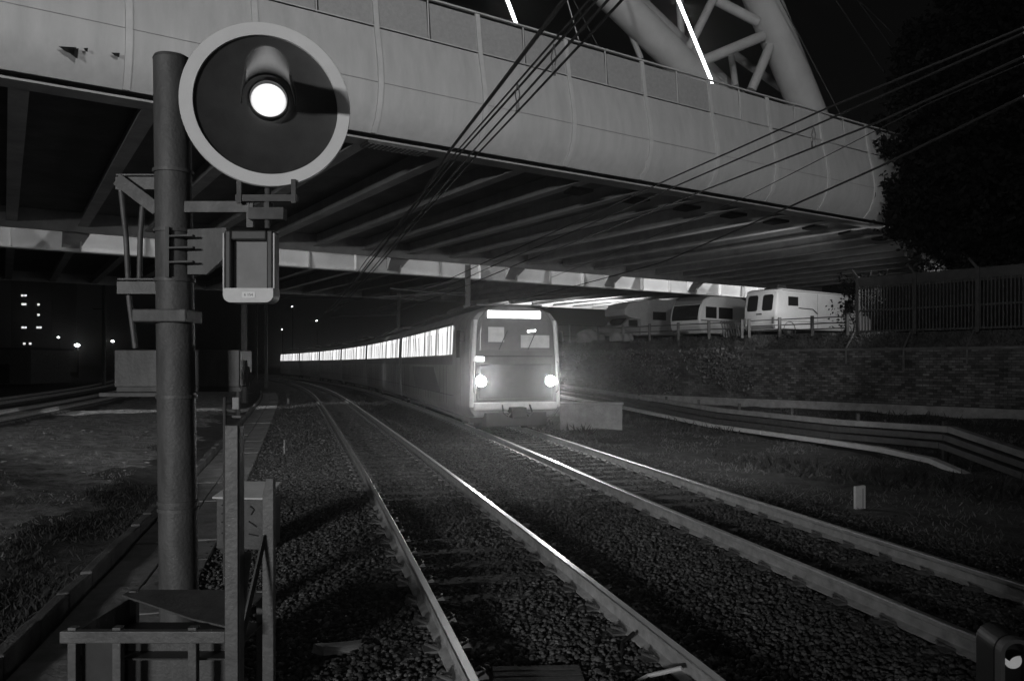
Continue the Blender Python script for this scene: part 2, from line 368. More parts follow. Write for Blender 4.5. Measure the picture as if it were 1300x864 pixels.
def build_grass():
    blades('grass', scatter(150000, -34, -2.5, 4.5, 46, lambda P, l, r: (l < -5.2) & (l > -11.3), .75), .045, .018, grass_m, 'short dry grass on the field left of the path', 'grass', .9)
    P = scatter(60000, -9, -3, 3.5, 15, lambda P, l, r: (l < -4.1-.12*np.sin(P[:, 1]*2)) & (l > -5.3+.3*np.sin(P[:, 1]*1.7)), .3)  # dark blades laid where a shadow band runs beside the path
    blades('weeds', P, .075, .022, weed_m, 'dark strip of weed blades along the left edge of the path, put in for a shadow band', 'weeds', .7)
    P = scatter(90000, -4, 19, 6, 50, lambda P, l, r: (r > 2.1) & (P[:, 0] < np.interp(P[:, 1], [p.y for p in WALL], [p.x for p in WALL])-.2), .45)
    blades('grass', P, .075, .02, grass_m, 'rough low grass on the bank between the right track and the brick wall', 'grass', .9)
    P = scatter(16000, -2, 16, 8, 34, lambda P, l, r: (r > 2.8) & (np.sin(P[:, 0]*1.3+P[:, 1]*.7)+np.sin(P[:, 1]*.5) > .7))
    blades('weeds', P, .26, .05, weed_m, 'taller dark weeds in patches on the right hand bank', 'weeds', .6)
build_grass()
def build_litter():
    P = scatter(420, -16, -4, 5, 26, lambda P, l, r: (l < -5.2) & (l > -11))
    n = len(P); sh = stone_shapes(8)[rng.integers(0, 8, n)]; sz = rng.uniform(.012, .05, n)[:, None]
    V = np.stack([sh[..., 0]*sz*1.4+P[:, :1], sh[..., 1]*sz+P[:, 1:2], sh[..., 2]*sz*.5+gheight(P)[:, None]+.01], -1).reshape(-1, 3)
    o = fast_mesh('loose_stones', V, (ICO[None]+(np.arange(n)*12)[:, None, None]).reshape(-1, 3), mat('stray_stone', .28, .85, var=.6, scale=1.5)); tag(o, 'scattered pale stones and scraps on the field left of the path', 'stones', kind='stuff')
build_litter()

# ------------------------------------------------------------------ railway tracks
RAILP = [(-.075, -.17), (.075, -.17), (.075, -.157), (.012, -.135), (.010, -.055), (.036, -.04), (.037, -.01), (.028, 0), (-.028, 0), (-.037, -.01), (-.036, -.04), (-.010, -.055), (-.012, -.135), (-.075, -.157)]
def rail_mb(trk, lat, Ys):
    rings = []
    for y in Ys:
        h = heading(trk, y); c = on(trk, y, lat); r = Vector((math.cos(h), -math.sin(h), 0))
        rings.append([(c.x+r.x*u, c.y+r.y*u, w) for u, w in RAILP])
    mb = MB(); mb.loft(rings)
    n = len(RAILP)
    for i in range(len(rings)-1):
        for k in (6, 7, 8): mb.mi[i*n+k] = 1
    return mb
def build_track(trk, label, shift=0, Y1=150, detail=True, y0=-6):
    t = thing('railway_track', label, 'track', on(trk, 10, shift, -.2))
    inv = Matrix.Translation(-t.location)
    Ys = list(np.arange(y0, 50, 1.0))+list(np.arange(50, Y1, 3.0))
    for s in (-1, 1):
        o = rail_mb(trk, shift+s*.7525, Ys).build('rail', [railside_m, railhead_m], t); o.matrix_local = inv
    pos = arc(trk, 2.0, 110, .6)
    def sl(y, mb=None):
        h = heading(trk, y); mb = mb or MB(); c = on(trk, y, shift)
        for w, d in ((2.5, .2),): mb.box((c.x, c.y, -.285), (w, .24, d), rz=-h, taper=.93)
        return mb
    if detail:
        me = None
        for i, y in enumerate(pos[:98]):
            if me is None:
                mb = MB(); mb.box((0, 0, -.085), (2.5, .25, .2), taper=.92); o = mb.build('sleeper', sleeper_m, t, bevel=.012); me = o
            else:
                o = me.copy(); COL.objects.link(o); o.parent = t
            c = on(trk, y, shift); o.location = Vector((c.x, c.y, -.19))-t.location+Vector((0, 0, .0+random.uniform(-.006, .004))); o.rotation_euler.z = -heading(trk, y)+random.uniform(-.012, .012)
        mb = MB()
        for y in pos[98:]: sl(y, mb)
        o = mb.build('far_sleepers', sleeper_m, t); o.matrix_local = inv; o['kind'] = 'stuff'
        mb = MB()
        for y in pos[:70]:
            h = heading(trk, y)
            for s in (-1, 1):
                for q in (-1, 1):
                    c = on(trk, y, shift+s*.7525+q*.115)
                    mb.box((c.x, c.y, -.165), (.13, .15, .022), rz=-h)
                    r = Vector((math.cos(h), -math.sin(h), 0)); f = Vector((math.sin(h), math.cos(h), 0)); b = Vector((c.x, c.y, -.15))
                    mb.tube([b+f*-.06+r*(-.045*q), b+f*-.05+r*.03*q+Vector((0, 0, .035)), b+f*.0+r*.05*q+Vector((0, 0, .03)), b+f*.05+r*.02*q+Vector((0, 0, .04)), b+f*.04+r*(-.05*q)], .011, 5)
        o = mb.build('rail_clips', clip_m, t); o.matrix_local = inv; o['kind'] = 'stuff'
    else:
        mb = MB()
        for y in pos: sl(y, mb)
        o = mb.build('sleepers', sleeper_m, t); o.matrix_local = inv; o['kind'] = 'stuff'
    return t
build_track('L', 'empty railway track nearest the signal, its shiny rails curving left past the train')
build_track('R', 'railway track the lit metro train is running on')
build_track('L', 'nearer of the two far tracks crossing the dark field at the left edge', -13.2, 140, False, 14)
build_track('L', 'farther of the two far tracks at the left edge, behind the nearer one', -17.4, 140, False, 14)

# ------------------------------------------------------------------ bridge
BD = Vector((.836, .549, 0)).normalized(); BN = Vector((-BD.y, BD.x, 0)); BO = Vector((0, 22.9, 0))
def bp(s, n, z): return BO+BD*s+BN*n+Vector((0, 0, z))
SP = 3.18; S0, S1 = -34.98, 44.52
def build_bridge():
    t = thing('road_bridge', 'wide pale road bridge over the tracks with curved side panels and a lattice arch', 'bridge')
    ribs_s = [S0+SP*i for i in range(26)]
    # phase the ribs on s = 0.0 -> 1.98 spacing grid seen from the station
    off = 1.98-SP*round((1.98-S0)/SP)-S0
    ribs_s = [s+off for s in ribs_s]; ribs_s = [s+.45 if abs(s+10.74) < .3 else s for s in ribs_s]
    prof = [(0.02, 12.0), (-.06, 11.4), (-.16, 10.8), (-.30, 10.2), (-.40, 9.7), (-.44, 9.25), (-.38, 8.8), (-.22, 8.4), (.06, 8.08)]
    def skin(s0, s1, lo, hi, d=0.0, thick=.05, ns=1):
        pr = [(n, z) for n, z in prof if lo-1e-6 <= z <= hi+1e-6]
        ring = [(n-d, z) for n, z in pr]+[(n-d+thick, z) for n, z in reversed(pr)]
        return [[bp(s, n, z) for n, z in ring] for s in (s0, s1)]
    for i, (a, b) in enumerate(zip(ribs_s[:-1], ribs_s[1:])):
        MB().loft(skin(a+.004, b-.004, 8, 10.82)).build('side_panel', fascia_m, t, smooth=True)
        for q in (0, 1):
            u0, u1 = a+(b-a)*q/2, a+(b-a)*(q+1)/2
            MB().prism([bp(u0+.05, -.13, 10.86), bp(u1-.05, -.13, 10.86), bp(u1-.05, .0, 11.93), bp(u0+.05, .0, 11.93)], BN*.03).build('screen_panel', screen_m if a < 6 else fascia_m, t)
    for a in ribs_s:
        MB().loft(skin(a-.07, a+.07, 8, 12, .05, .07)).build('side_rib', rib_m, t, smooth=True)
    mb = MB()
    for a, b in zip(ribs_s[:-1], ribs_s[1:]):
        mb.bar(bp((a+b)/2, -.1, 10.8), bp((a+b)/2, .0, 12.0), .035, .035)
    mb.bar(bp(ribs_s[0], -.02, 12.03), bp(ribs_s[-1], -.02, 12.02), .1, .045); mb.bar(bp(ribs_s[0], -.19, 10.84), bp(ribs_s[-1], -.19, 10.84), .02, .03)
    mb.build('parapet_rail', fascia_m, t)
    mb = MB(); mb.bar(bp(ribs_s[0], -.452, 9.28), bp(ribs_s[-1], -.452, 9.28), .006, .012); mb.build('panel_seam', greyp_m, t)
    a, b = ribs_s[0], ribs_s[-1]
    # near deck
    mb = MB(); mb.prism([bp(a, .25, 8.62), bp(b, .25, 8.62), bp(b, 20.1, 8.62), bp(a, 20.1, 8.62)], (0, 0, 1.7)); mb.build('deck_slab', soffit_m, t)
    mb = MB(); mb.prism([bp(a, .32, 7.98), bp(b, .32, 7.98), bp(b, .95, 7.98), bp(a, .95, 7.98)], (0, 0, .05)); mb.prism([bp(a, .60, 8.03), bp(b, .60, 8.03), bp(b, .66, 8.03), bp(a, .66, 8.03)], (0, 0, .6))
    mb.build('edge_beam', beam_m, t)
    mb = MB(); mb.prism([bp(a, .16, 8.07), bp(b, .16, 8.07), bp(b, .24, 8.07), bp(a, .24, 8.07)], (0, 0, .5)); mb.build('dark_gap_strip', pure_m, t)  # solid black strip stands for the shade inside the gap
    def cross(s, n0, n1, z):
        m = MB()
        m.prism([bp(s-.2, n0, z), bp(s+.2, n0, z), bp(s+.2, n1, z), bp(s-.2, n1, z)], (0, 0, .04))
        m.prism([bp(s-.02, n0, z+.04), bp(s+.02, n0, z+.04), bp(s+.02, n1, z+.04), bp(s-.02, n1, z+.04)], (0, 0, .58)); return m
    k = 0; s = -1.7-2.65*12
    while s < 42:
        cross(s, .96, 19.8, 7.99).build('cross_beam', beam_m, t); cross(s, 21.62, 46, 7.86).build('cross_beam', beam_m, t); s += 2.65
    # slot between the two decks and the lit girder behind it
    mb = MB(); mb.prism([bp(a, 19.82, 7.74), bp(b, 19.82, 7.74), bp(b, 20.05, 7.74), bp(a, 20.05, 7.74)], (0, 0, .87)); mb.build('end_beam', beam_m, t)
    mb = MB(); mb.prism([bp(a, 21.3, 7.1), bp(b, 21.3, 7.1), bp(b, 21.4, 7.1), bp(a, 21.4, 7.1)], (0, 0, 2.6))
    mb.prism([bp(a, 21.1, 7.03), bp(b, 21.1, 7.03), bp(b, 21.6, 7.03), bp(a, 21.6, 7.03)], (0, 0, .06)); mb.build('inner_girder', web_m, t)
    s = -1.7-2.65*12; i = 0
    while s < 42:
        if i % 3 == 0:
            w = .75
            MB().prism([bp(s-w, 20.07, 8.5), bp(s-w, 21.27, 7.2), bp(s-w*.0, 21.27, 7.2), bp(s+w, 20.07, 8.5)], (0, 0, 1.3)).build('diaphragm', beam_m, t)
        MB().prism([bp(s-.03, 21.0, 7.1), bp(s+.03, 21.0, 7.1), bp(s+.03, 21.29, 7.1), bp(s-.03, 21.29, 7.1)], (0, 0, 1.6)).build('stiffener', web_m, t)
        s += 2.65; i += 1
    mb = MB(); mb.prism([bp(a, 21.45, 8.5), bp(b, 21.45, 8.5), bp(b, 46, 8.5), bp(a, 46, 8.5)], (0, 0, 1.7)); mb.build('deck_slab', soffit_m, t)
    mb = MB(); mb.prism([bp(a, 46, 7.8), bp(b, 46, 7.8), bp(b, 46.3, 7.8), bp(a, 46.3, 7.8)], (0, 0, 4)); mb.build('edge_beam', beam_m, t)
    # black boxes painted in for the dark openings, and the floodlight grille under the near edge
    for s in (.9+2.65*np.arange(1, 9)):
        MB().prism([bp(s, 1.7, 7.90), bp(s+.95, 1.7, 7.90), bp(s+.95, 2.5, 7.90), bp(s+.25, 2.5, 7.90)], (0, 0, .1)).build('dark_opening', pure_m, t)
    mb = MB(); mb.prism([bp(-4.4, .33, 7.9), bp(-2.6, .33, 7.9), bp(-2.6, .9, 7.9), bp(-4.4, .9, 7.9)], (0, 0, .07)); g = mb.build('vent_grille', dsteel_m, t)
    mb = MB()
    for i in range(13):
        for j in range(4): mb.box(bp(-4.3+.135*i, .4+.13*j, 7.895), (.06, .06, .012), rz=math.atan2(BD.y, BD.x))
    mb.build('perforation', greyp_m, g)
    # torn spot in a side panel
    return t
bridge = build_bridge()
def build_arch():
    nA, nB, nC = 5.2, 3.4, 6.6
    def ray(x, y, n):
        d = Vector(((x-650)/FPX, 1, (460-y)/FPX)); o = Vector((0, 0, CAMZ)); k = (n-(o-BO).dot(BN))/d.dot(BN); return o+d*k
    def ext(p, q, k): return q+(q-p)*k
    t = bridge
    def chord(x0, y0, x1, y1, n0, n1, r, up, down):
        p, q = ray(x0, y0, n0), ray(x1, y1, n1); top = ext(p, q, up); bot = p-(q-p)*down
        mid = (q+top)/2+Vector((0, 0, .0)); bend = top+(top-q)*.6+Vector((0, 0, -2.0))
        MB().tube([bot, p, q, mid, top, bend], r, 20).build('arch_chord', arch_m, t, smooth=True); return p, q, top
    A = chord(872, 88, 778, -5, 5.2, 5.2, .68, 2.6, .8)
    Cc = chord(905, 98, 812, 10, 8.4, 8.4, .52, 2.6, .8)
    B = chord(1022, 132, 968, 0, 4.2, 4.2, .80, 1.6, .5)
    def brace(x0, y0, x1, y1, n0, n1, r, k=0):
        p, q = ray(x0, y0, n0), ray(x1, y1, n1); MB().tube([p-(q-p)*.05, q+(q-p)*k], r, 12).build('arch_brace', arch_m, t, smooth=True)
    brace(864, 82, 905, 0, 5.2, 4.9, .19, .3)
    brace(872, 86, 968, 46, 5.2, 4.2, .24)
    brace(912, 2, 962, 28, 4.9, 4.2, .22)
    brace(955, 112, 978, 58, 4.6, 4.2, .22)
    brace(930, 68, 1006, 122, 7.5, 7.0, .2)
    brace(928, 70, 934, 110, 7.5, 7.0, .16)
    brace(866, 60, 862, -5, 8.2, 8.2, .17, .3)
    brace(792, 22, 812, 70, 5.6, 5.6, .12, .1)
    # hangers: lit tubes and thin rods standing on the deck edge
    def rod(x0, y0, x1, y1, n, r, m, name='hanger', k=1.5):
        p, q = ray(x0, y0, n), ray(x1, y1, n); MB().tube([p-(q-p)*.12, q+(q-p)*k], r, 8).build(name, m, t)
    rod(900, 95, 861, 0, .5, .055, tube_m, 'light_tube', .8); rod(654, 27, 644, 0, .5, .05, tube_m, 'light_tube', 3)
    rod(733, 45, 720, 0, 1.2, .018, rib_m); rod(757, 55, 728, 0, 1.2, .014, dsteel_m)
    rod(1064, 140, 985, -10, 3, .022, steel_m); rod(1146, 127, 1053, -12, 9, .035, steel_m, k=.5); rod(1157, 95, 1085, -5, 9, .03, steel_m, k=.6); rod(1160, 68, 1085, -5, 12, .03, steel_m, k=.6)
    p = ray(286, -3, .8)
    t2 = thing('street_lamp', 'bright round lamp head over the bridge parapet, cut by the top edge of the photo', 'street lamp', (p.x, p.y, 10.4))
    h = 1.9
    MB().tube([(0, 0, -.05), (0, 0, p.z-10.4-.12)], .05, 10).build('lamp_post', steel_m, t2)
    mb = MB(); rr = [(.0, -.13), (.09, -.1), (.13, 0), (.09, .1), (.01, .13)]
    mb.loft([[(r*math.cos(a), r*math.sin(a), p.z-10.4+z) for a in np.linspace(0, 2*math.pi, 16, endpoint=False)] for r, z in rr]); mb.build('lamp_globe', lampglow_m, t2, smooth=True)
    MB().tube([ray(331, 30, .3)-Vector((0, 0, .0)), ray(330, -60, .3)], .03, 8).build('parapet_post', dsteel_m, t)
    for x, y, w, h in ((86, 61, .16, .12), (93, 64, .1, .16), (109, 62, .04, .06), (147, 68, .08, .07)):
        c = ray(x, y, -.47); MB().prism([c+BD*(-w), c+BD*w+Vector((0, 0, h*.4)), c+BD*w*.8+Vector((0, 0, -h)), c+BD*(-w*.3)+Vector((0, 0, -h*.6))], BN*.02).build('torn_cladding', pure_m, t)
build_arch()
for s, e in ((-24, 1500), (-16, 1500), (-8, 1300), (0, 1300), (9, 1500), (18, 1700), (27, 4500), (36, 6000)):
    lamp('deck_lamp', 'SPOT', bp(s, 20.4, 12.5), bp(s, 21.2, 7.4), e, .15, 140, .6)

# ------------------------------------------------------------------ retaining wall and terrace
def build_wall():
    mb = MB(); me_uv = []
    pts = []
    for a, b in zip(WALL[:-1], WALL[1:]):
        n = max(1, int((b-a).length/2))
        pts += [a+(b-a)*i/n for i in range(n)]
    pts.append(WALL[-1])
    top = 2.5; V = []; F = []; UV = []; d = 0
    for i, p in enumerate(pts):
        if i: d += (p-pts[i-1]).length
        z = top
        for zz in (-.6, z): V.append((p.x, p.y, zz)); UV.append((d, zz))
        t = (pts[min(i+1, len(pts)-1)]-pts[max(i-1, 0)]).normalized(); nr = Vector((t.y, -t.x))
        for zz in (z, -.6): V.append((p.x+nr.x*.5, p.y+nr.y*.5, zz)); UV.append((d, zz))
    for i in range(len(pts)-1):
        for k in range(3): F.append((i*4+k, (i+1)*4+k, (i+1)*4+k+1, i*4+k+1))
    F.append((0, 1, 2, 3)); k = (len(pts)-1)*4; F.append((k+3, k+2, k+1, k))
    me = bpy.data.meshes.new('retaining_wall'); me.from_pydata(V, [], F); me.materials.append(brick_m)
    uv = me.uv_layers.new(name='UVMap')
    for l in me.loops: uv.data[l.index].uv = UV[l.vertex_index]
    bm = bmesh.new(); bm.from_mesh(me); bmesh.ops.recalc_face_normals(bm, faces=bm.faces); bm.to_mesh(me); bm.free()
    w = bpy.data.objects.new('retaining_wall', me); COL.objects.link(w)
    tag(w, 'long dark brick retaining wall under the parked vans, right of the train', 'wall')
    mb = MB()
    for a, b in zip(pts[:-1], pts[1:]):
        t = (b-a).normalized(); nr = Vector((t.y, -t.x)); c0, c1 = a+nr*.22, b+nr*.22
        mb.bar((c0.x, c0.y, top+.052), (c1.x, c1.y, top+.052), .62, .1)
    mb.build('coping', wallcap_m, w)
    mb = MB()          # footing course along the wall base
    for a, b in zip(pts[:-1], pts[1:]):
        t = (b-a).normalized(); nr = Vector((t.y, -t.x)); c0, c1 = a-nr*.14, b-nr*.14
        mb.bar((c0.x, c0.y, .05), (c1.x, c1.y, .05), .25, .5)
    mb.build('footing', conc_m, w)
    # terrace behind the wall
    mb = MB(); outer = [(120, 125), (120, 13.6)]
    lo = [Vector((p.x+.25, p.y+.2, 2.46)) for p in WALL]; hi = [Vector((p.x+.8, p.y+.68, 3.22)) for p in WALL]; n = len(lo)
    mb.add(lo+hi, [(i, i+1, n+i+1, n+i) for i in range(n-1)])
    mb.add(hi+[Vector((x, y, 3.22)) for x, y in outer], [tuple(range(n+2))])
    structure(mb.build('terrace', ground_m))
    # vegetation along the wall top, hiding the coping in places
    P = []; ZT = []
    for a, b in zip(WALL[:-2], WALL[1:-1]):
        n = 14000; u = rng.random(n); t = (b-a).normalized(); nr = Vector((t.y, -t.x)); o = rng.uniform(.1, 1.5, n); ZT.append(2.46+.76*np.clip((o-.3)/.75, 0, 1))
        P.append(np.column_stack([a.x+(b.x-a.x)*u+nr.x*o, a.y+(b.y-a.y)*u+nr.y*o]))
    P = np.concatenate(P)
    blades('weeds', P, .13, .04, mat('bank_weed', .075, .8, var=.7, scale=1.2), 'scrubby weeds on the bank along the top of the brick wall', 'weeds', .8, z=np.concatenate(ZT))
    # ivy on the face
    Q = []; 
    a, b = Vector((11.5, 36.3)), Vector((-1.5, 54.5)); t = (b-a).normalized(); nr = Vector((-t.y, t.x))
    cl = [(rng.uniform(0, 1), rng.uniform(.5, 3.1), rng.uniform(.4, 1.3)) for _ in range(55)]
    L = (b-a).length
    for u, z, r in cl:
        n = int(170*r*r); 
        q = rng.normal(0, r*.5, (n, 2)); Q.append(np.column_stack([u*L+q[:, 0], z+q[:, 1]*.9]))
    Q = np.concatenate(Q); Q = Q[(Q[:, 1] > .3) & (Q[:, 1] < 2.7) & (Q[:, 0] > 0)]
    n = len(Q); y = a.y+t.y*Q[:, 0]; x = np.interp(y, [p.y for p in WALL], [p.x for p in WALL]); o = rng.uniform(.02, .16, n)
    C = np.column_stack([x+nr.x*o, y+nr.y*o, Q[:, 1]])
    leaf_cloud('ivy', C, .085, ivy_m, 'patchy ivy hanging on the brick wall just right of the train', 'ivy')
def leaf_cloud(name, C, size, m, label=None, cat=None, parent=None, kind='stuff'):
    n = len(C); u = rng.normal(0, 1, (n, 3)); u /= np.linalg.norm(u, axis=1)[:, None]; w = rng.normal(0, 1, (n, 3)); w -= u*(u*w).sum(1)[:, None]; w /= np.linalg.norm(w, axis=1)[:, None]
    s = size*rng.uniform(.5, 1.3, n)[:, None]; bend = np.cross(u, w)*s*.25
    V = np.stack([C-u*s, C+w*s*.55+bend, C+u*s, C-w*s*.55+bend], 1).reshape(-1, 3)
    o = fast_mesh(name, V, np.arange(n*4).reshape(n, 4), m)
    if parent: o.parent = parent
    if label: tag(o, label, cat)
    if kind: o['kind'] = kind
    return o
build_wall()

def build_fence():
    a, b = at(1089, 415, 33.0), at(1300, 415, 28.2); a.z = b.z = 3.2
    t = thing('slatted_fence', 'dark slatted metal fence with angled post tops standing on the brick wall at the right', 'fence', a)
    d = (b-a); d.z = 0; L = d.length; u = d.normalized(); nr = Vector((u.y, -u.x, 0)); LL = L+6
    pos = [0.05, 2.15, 4.2, 6.3, 8.4, 10.5]
    posts = [0.0, 2.35, 4.65, 6.95, 9.25, 11.5]
    for p in posts:
        c = u*p
        mb = MB(); mb.box((c.x, c.y, 1.2), (.14, .14, 2.5), rz=math.atan2(u.y, u.x))
        mb.bar(c+Vector((0, 0, 2.4)), c-u*.30+Vector((0, 0, 2.8)), .09, .09); mb.build('fence_post', dsteel_m, t, bevel=.01)
    mb = MB(); c0, c1 = u*.02, u*LL
    mb.bar(c0+Vector((0, 0, 2.2)), c1+Vector((0, 0, 2.2)), .05, .40); mb.build('top_panel', dsteel_m, t)
    mb = MB()
    for z in (.12, 1.0, 1.95): mb.bar(c0+nr*-.05+Vector((0, 0, z)), c1+nr*-.05+Vector((0, 0, z)), .04, .08)
    mb.build('fence_rail', dsteel_m, t)
    mb = MB(); k = .06
    while k < LL: c = u*k; mb.box((c.x, c.y, 1.04), (.05, .02, 1.94), rz=math.atan2(u.y, u.x)); k += .13
    mb.build('slats', dsteel_m, t)
    mb = MB(); c0 = nr*-.5; mb.prism([u*.0+nr*.35, u*LL+nr*.35, u*LL+nr*.4, u*.0+nr*.4], (0, 0, .01))
    # conduits running down the wall face below the posts
    for i, p in enumerate(posts[:5]):
        c = a+u*p; y = c.y
        wx = wall_at(y); q = Vector((wx, y, 0))-Vector((.78, .62, 0))*.06; q.z = 2.5
        o = MB().tube([Vector((0, 0, .75))+Vector((.5, .4, 0)), Vector((0, 0, .1)), Vector((0, 0, -.55-.35*(i % 2)))], .04, 8).build('wall_conduit', wallcap_m, loc=q)
        tag(o, ['thin grey conduit down the brick wall, leftmost under the slatted fence', 'thin grey conduit down the brick wall, second from the left under the slatted fence', 'thin grey conduit down the brick wall, third from the left under the slatted fence',
                'thin grey conduit down the brick wall, second from the right under the slatted fence', 'thin grey conduit down the brick wall, nearest the right edge under the slatted fence'][i], 'conduit', 'conduits on the brick wall')
build_fence()

def build_tree(c, h, crowns, name, label, leaves=15000, ls=.13):
    t = thing(name, label, 'tree', c)
    mb = MB(); mb.tube([(0, 0, -.2), (.1, 0, h*.25), (-.1, .1, h*.5), (0, 0, h*.8)], [.022*h, .018*h, .013*h, .004*h], 12)
    for k in range(9):
        z = h*random.uniform(.25, .7); a = random.uniform(0, 6.28); r = random.uniform(.12, .24)*h
        mb.tube([(0, 0, z), (r*.5*math.cos(a), r*.5*math.sin(a), z+.05*h), (r*math.cos(a), r*math.sin(a), z+.1*h)], [.008*h, .005*h, .002*h], 7)
    mb.build('trunk', bark_m, t, smooth=True)
    C = []
    for (x, y, z, rx, rz) in crowns:
        n = int(leaves*rx*rx*rz/sum(q[3]**2*q[4] for q in crowns)); sub = max(8, n//70)
        cc = rng.normal(0, 1, (sub, 3)); cc /= np.linalg.norm(cc, axis=1)[:, None]; cc *= (rng.random(sub)**.35)[:, None]
        k = rng.integers(0, sub, n); p = cc[k]*np.array([rx, rx, rz])+rng.normal(0, .24, (n, 3)); C.append(p+np.array([x, y, z]))
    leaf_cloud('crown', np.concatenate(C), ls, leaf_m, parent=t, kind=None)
    return t
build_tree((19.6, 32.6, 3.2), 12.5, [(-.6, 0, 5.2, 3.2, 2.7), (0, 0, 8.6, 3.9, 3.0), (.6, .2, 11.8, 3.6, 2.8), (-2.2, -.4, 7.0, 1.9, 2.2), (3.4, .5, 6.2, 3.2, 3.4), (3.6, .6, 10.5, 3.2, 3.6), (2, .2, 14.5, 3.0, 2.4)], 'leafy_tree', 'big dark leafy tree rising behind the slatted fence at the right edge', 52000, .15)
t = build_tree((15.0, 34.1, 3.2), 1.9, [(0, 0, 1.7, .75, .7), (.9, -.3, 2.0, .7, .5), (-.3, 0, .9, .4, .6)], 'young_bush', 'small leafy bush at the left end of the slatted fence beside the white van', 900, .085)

# ------------------------------------------------------------------ cable rack, block, marker
def build_rack():
    plan = [(-1.4, 60), (2.6, 43), (4.9, 34.4), (6.9, 26.6), (8.6, 21.0), (9.7, 17.6), (10.15, 15.4), (10.5, 12.6)]
    zoff = [.1, .12, -.02, -.2, -.18, -.08, -.46, -.8]
    t = thing('cable_rack', 'long rack of stacked cable troughs along the bank below the brick wall', 'cable rack', (6.9, 26.6, -.3))
    b = t.location
    for k, (dz, m, dx, hh) in enumerate(((.03, palep_m, 0, .12), (.20, steel_m, .10, .14), (.38, steel_m, .2, .14), (.56, conc_m, .3, .14))):
        mb = MB()
        P = [Vector((x+dx, y, dz+z)) for (x, y), z in zip(plan, zoff)]
        if k == 0: P = P[:5]+[Vector((9.1, 19.0, -.14)), Vector((9.45, 17.4, -.2)), Vector((9.7, 16.4, -.42))]
        for p, q in zip(P[:-1], P[1:]):
            n = max(1, int((q-p).length/2.5))
            for i in range(n):
                p0, p1 = p+(q-p)*i/n, p+(q-p)*(i+.992)/n; mb.bar(p0-b, p1-b, .2, hh)
        mb.build('cable_trough', m, t, bevel=.008)
    for i, y in enumerate(np.arange(17.8, 56, 2.6)):
        x = float(np.interp(y, [p[1] for p in reversed(plan)], [p[0] for p in reversed(plan)]))
        mb = MB(); mb.box((x+.32-b.x, y-b.y, .1-b.z), (.08, .08, 1.1))
        mb.build('rack_post', dsteel_m, t)
build_rack()
mb = MB(); mb.box((0, 0, .48), (2.15, .5, 1.0)); mb.box((0, -.02, 1.0), (2.25, .58, .08)); 
o = mb.build('concrete_block', conc_m, loc=(2.75, 27.0, -.42), rz=-.05, bevel=.03); tag(o, 'low concrete block wall on the ground just right of the train front', 'block')
mb = MB(); mb.prism([(-.085, -.03, 0), (.085, -.03, 0), (.085, -.03, .42), (-.085, -.03, .40)], (0, .07, 0)); 
o = mb.build('marker_post', palep_m, loc=(5.62, 12.5, -.40), rz=.1, bevel=.008); tag(o, 'short pale marker post standing alone on the right hand bank', 'post')
mb = MB(); mb.box((.035, -.034, .22), (.012, .006, .3)); mb.build('stripe', greyp_m, o)

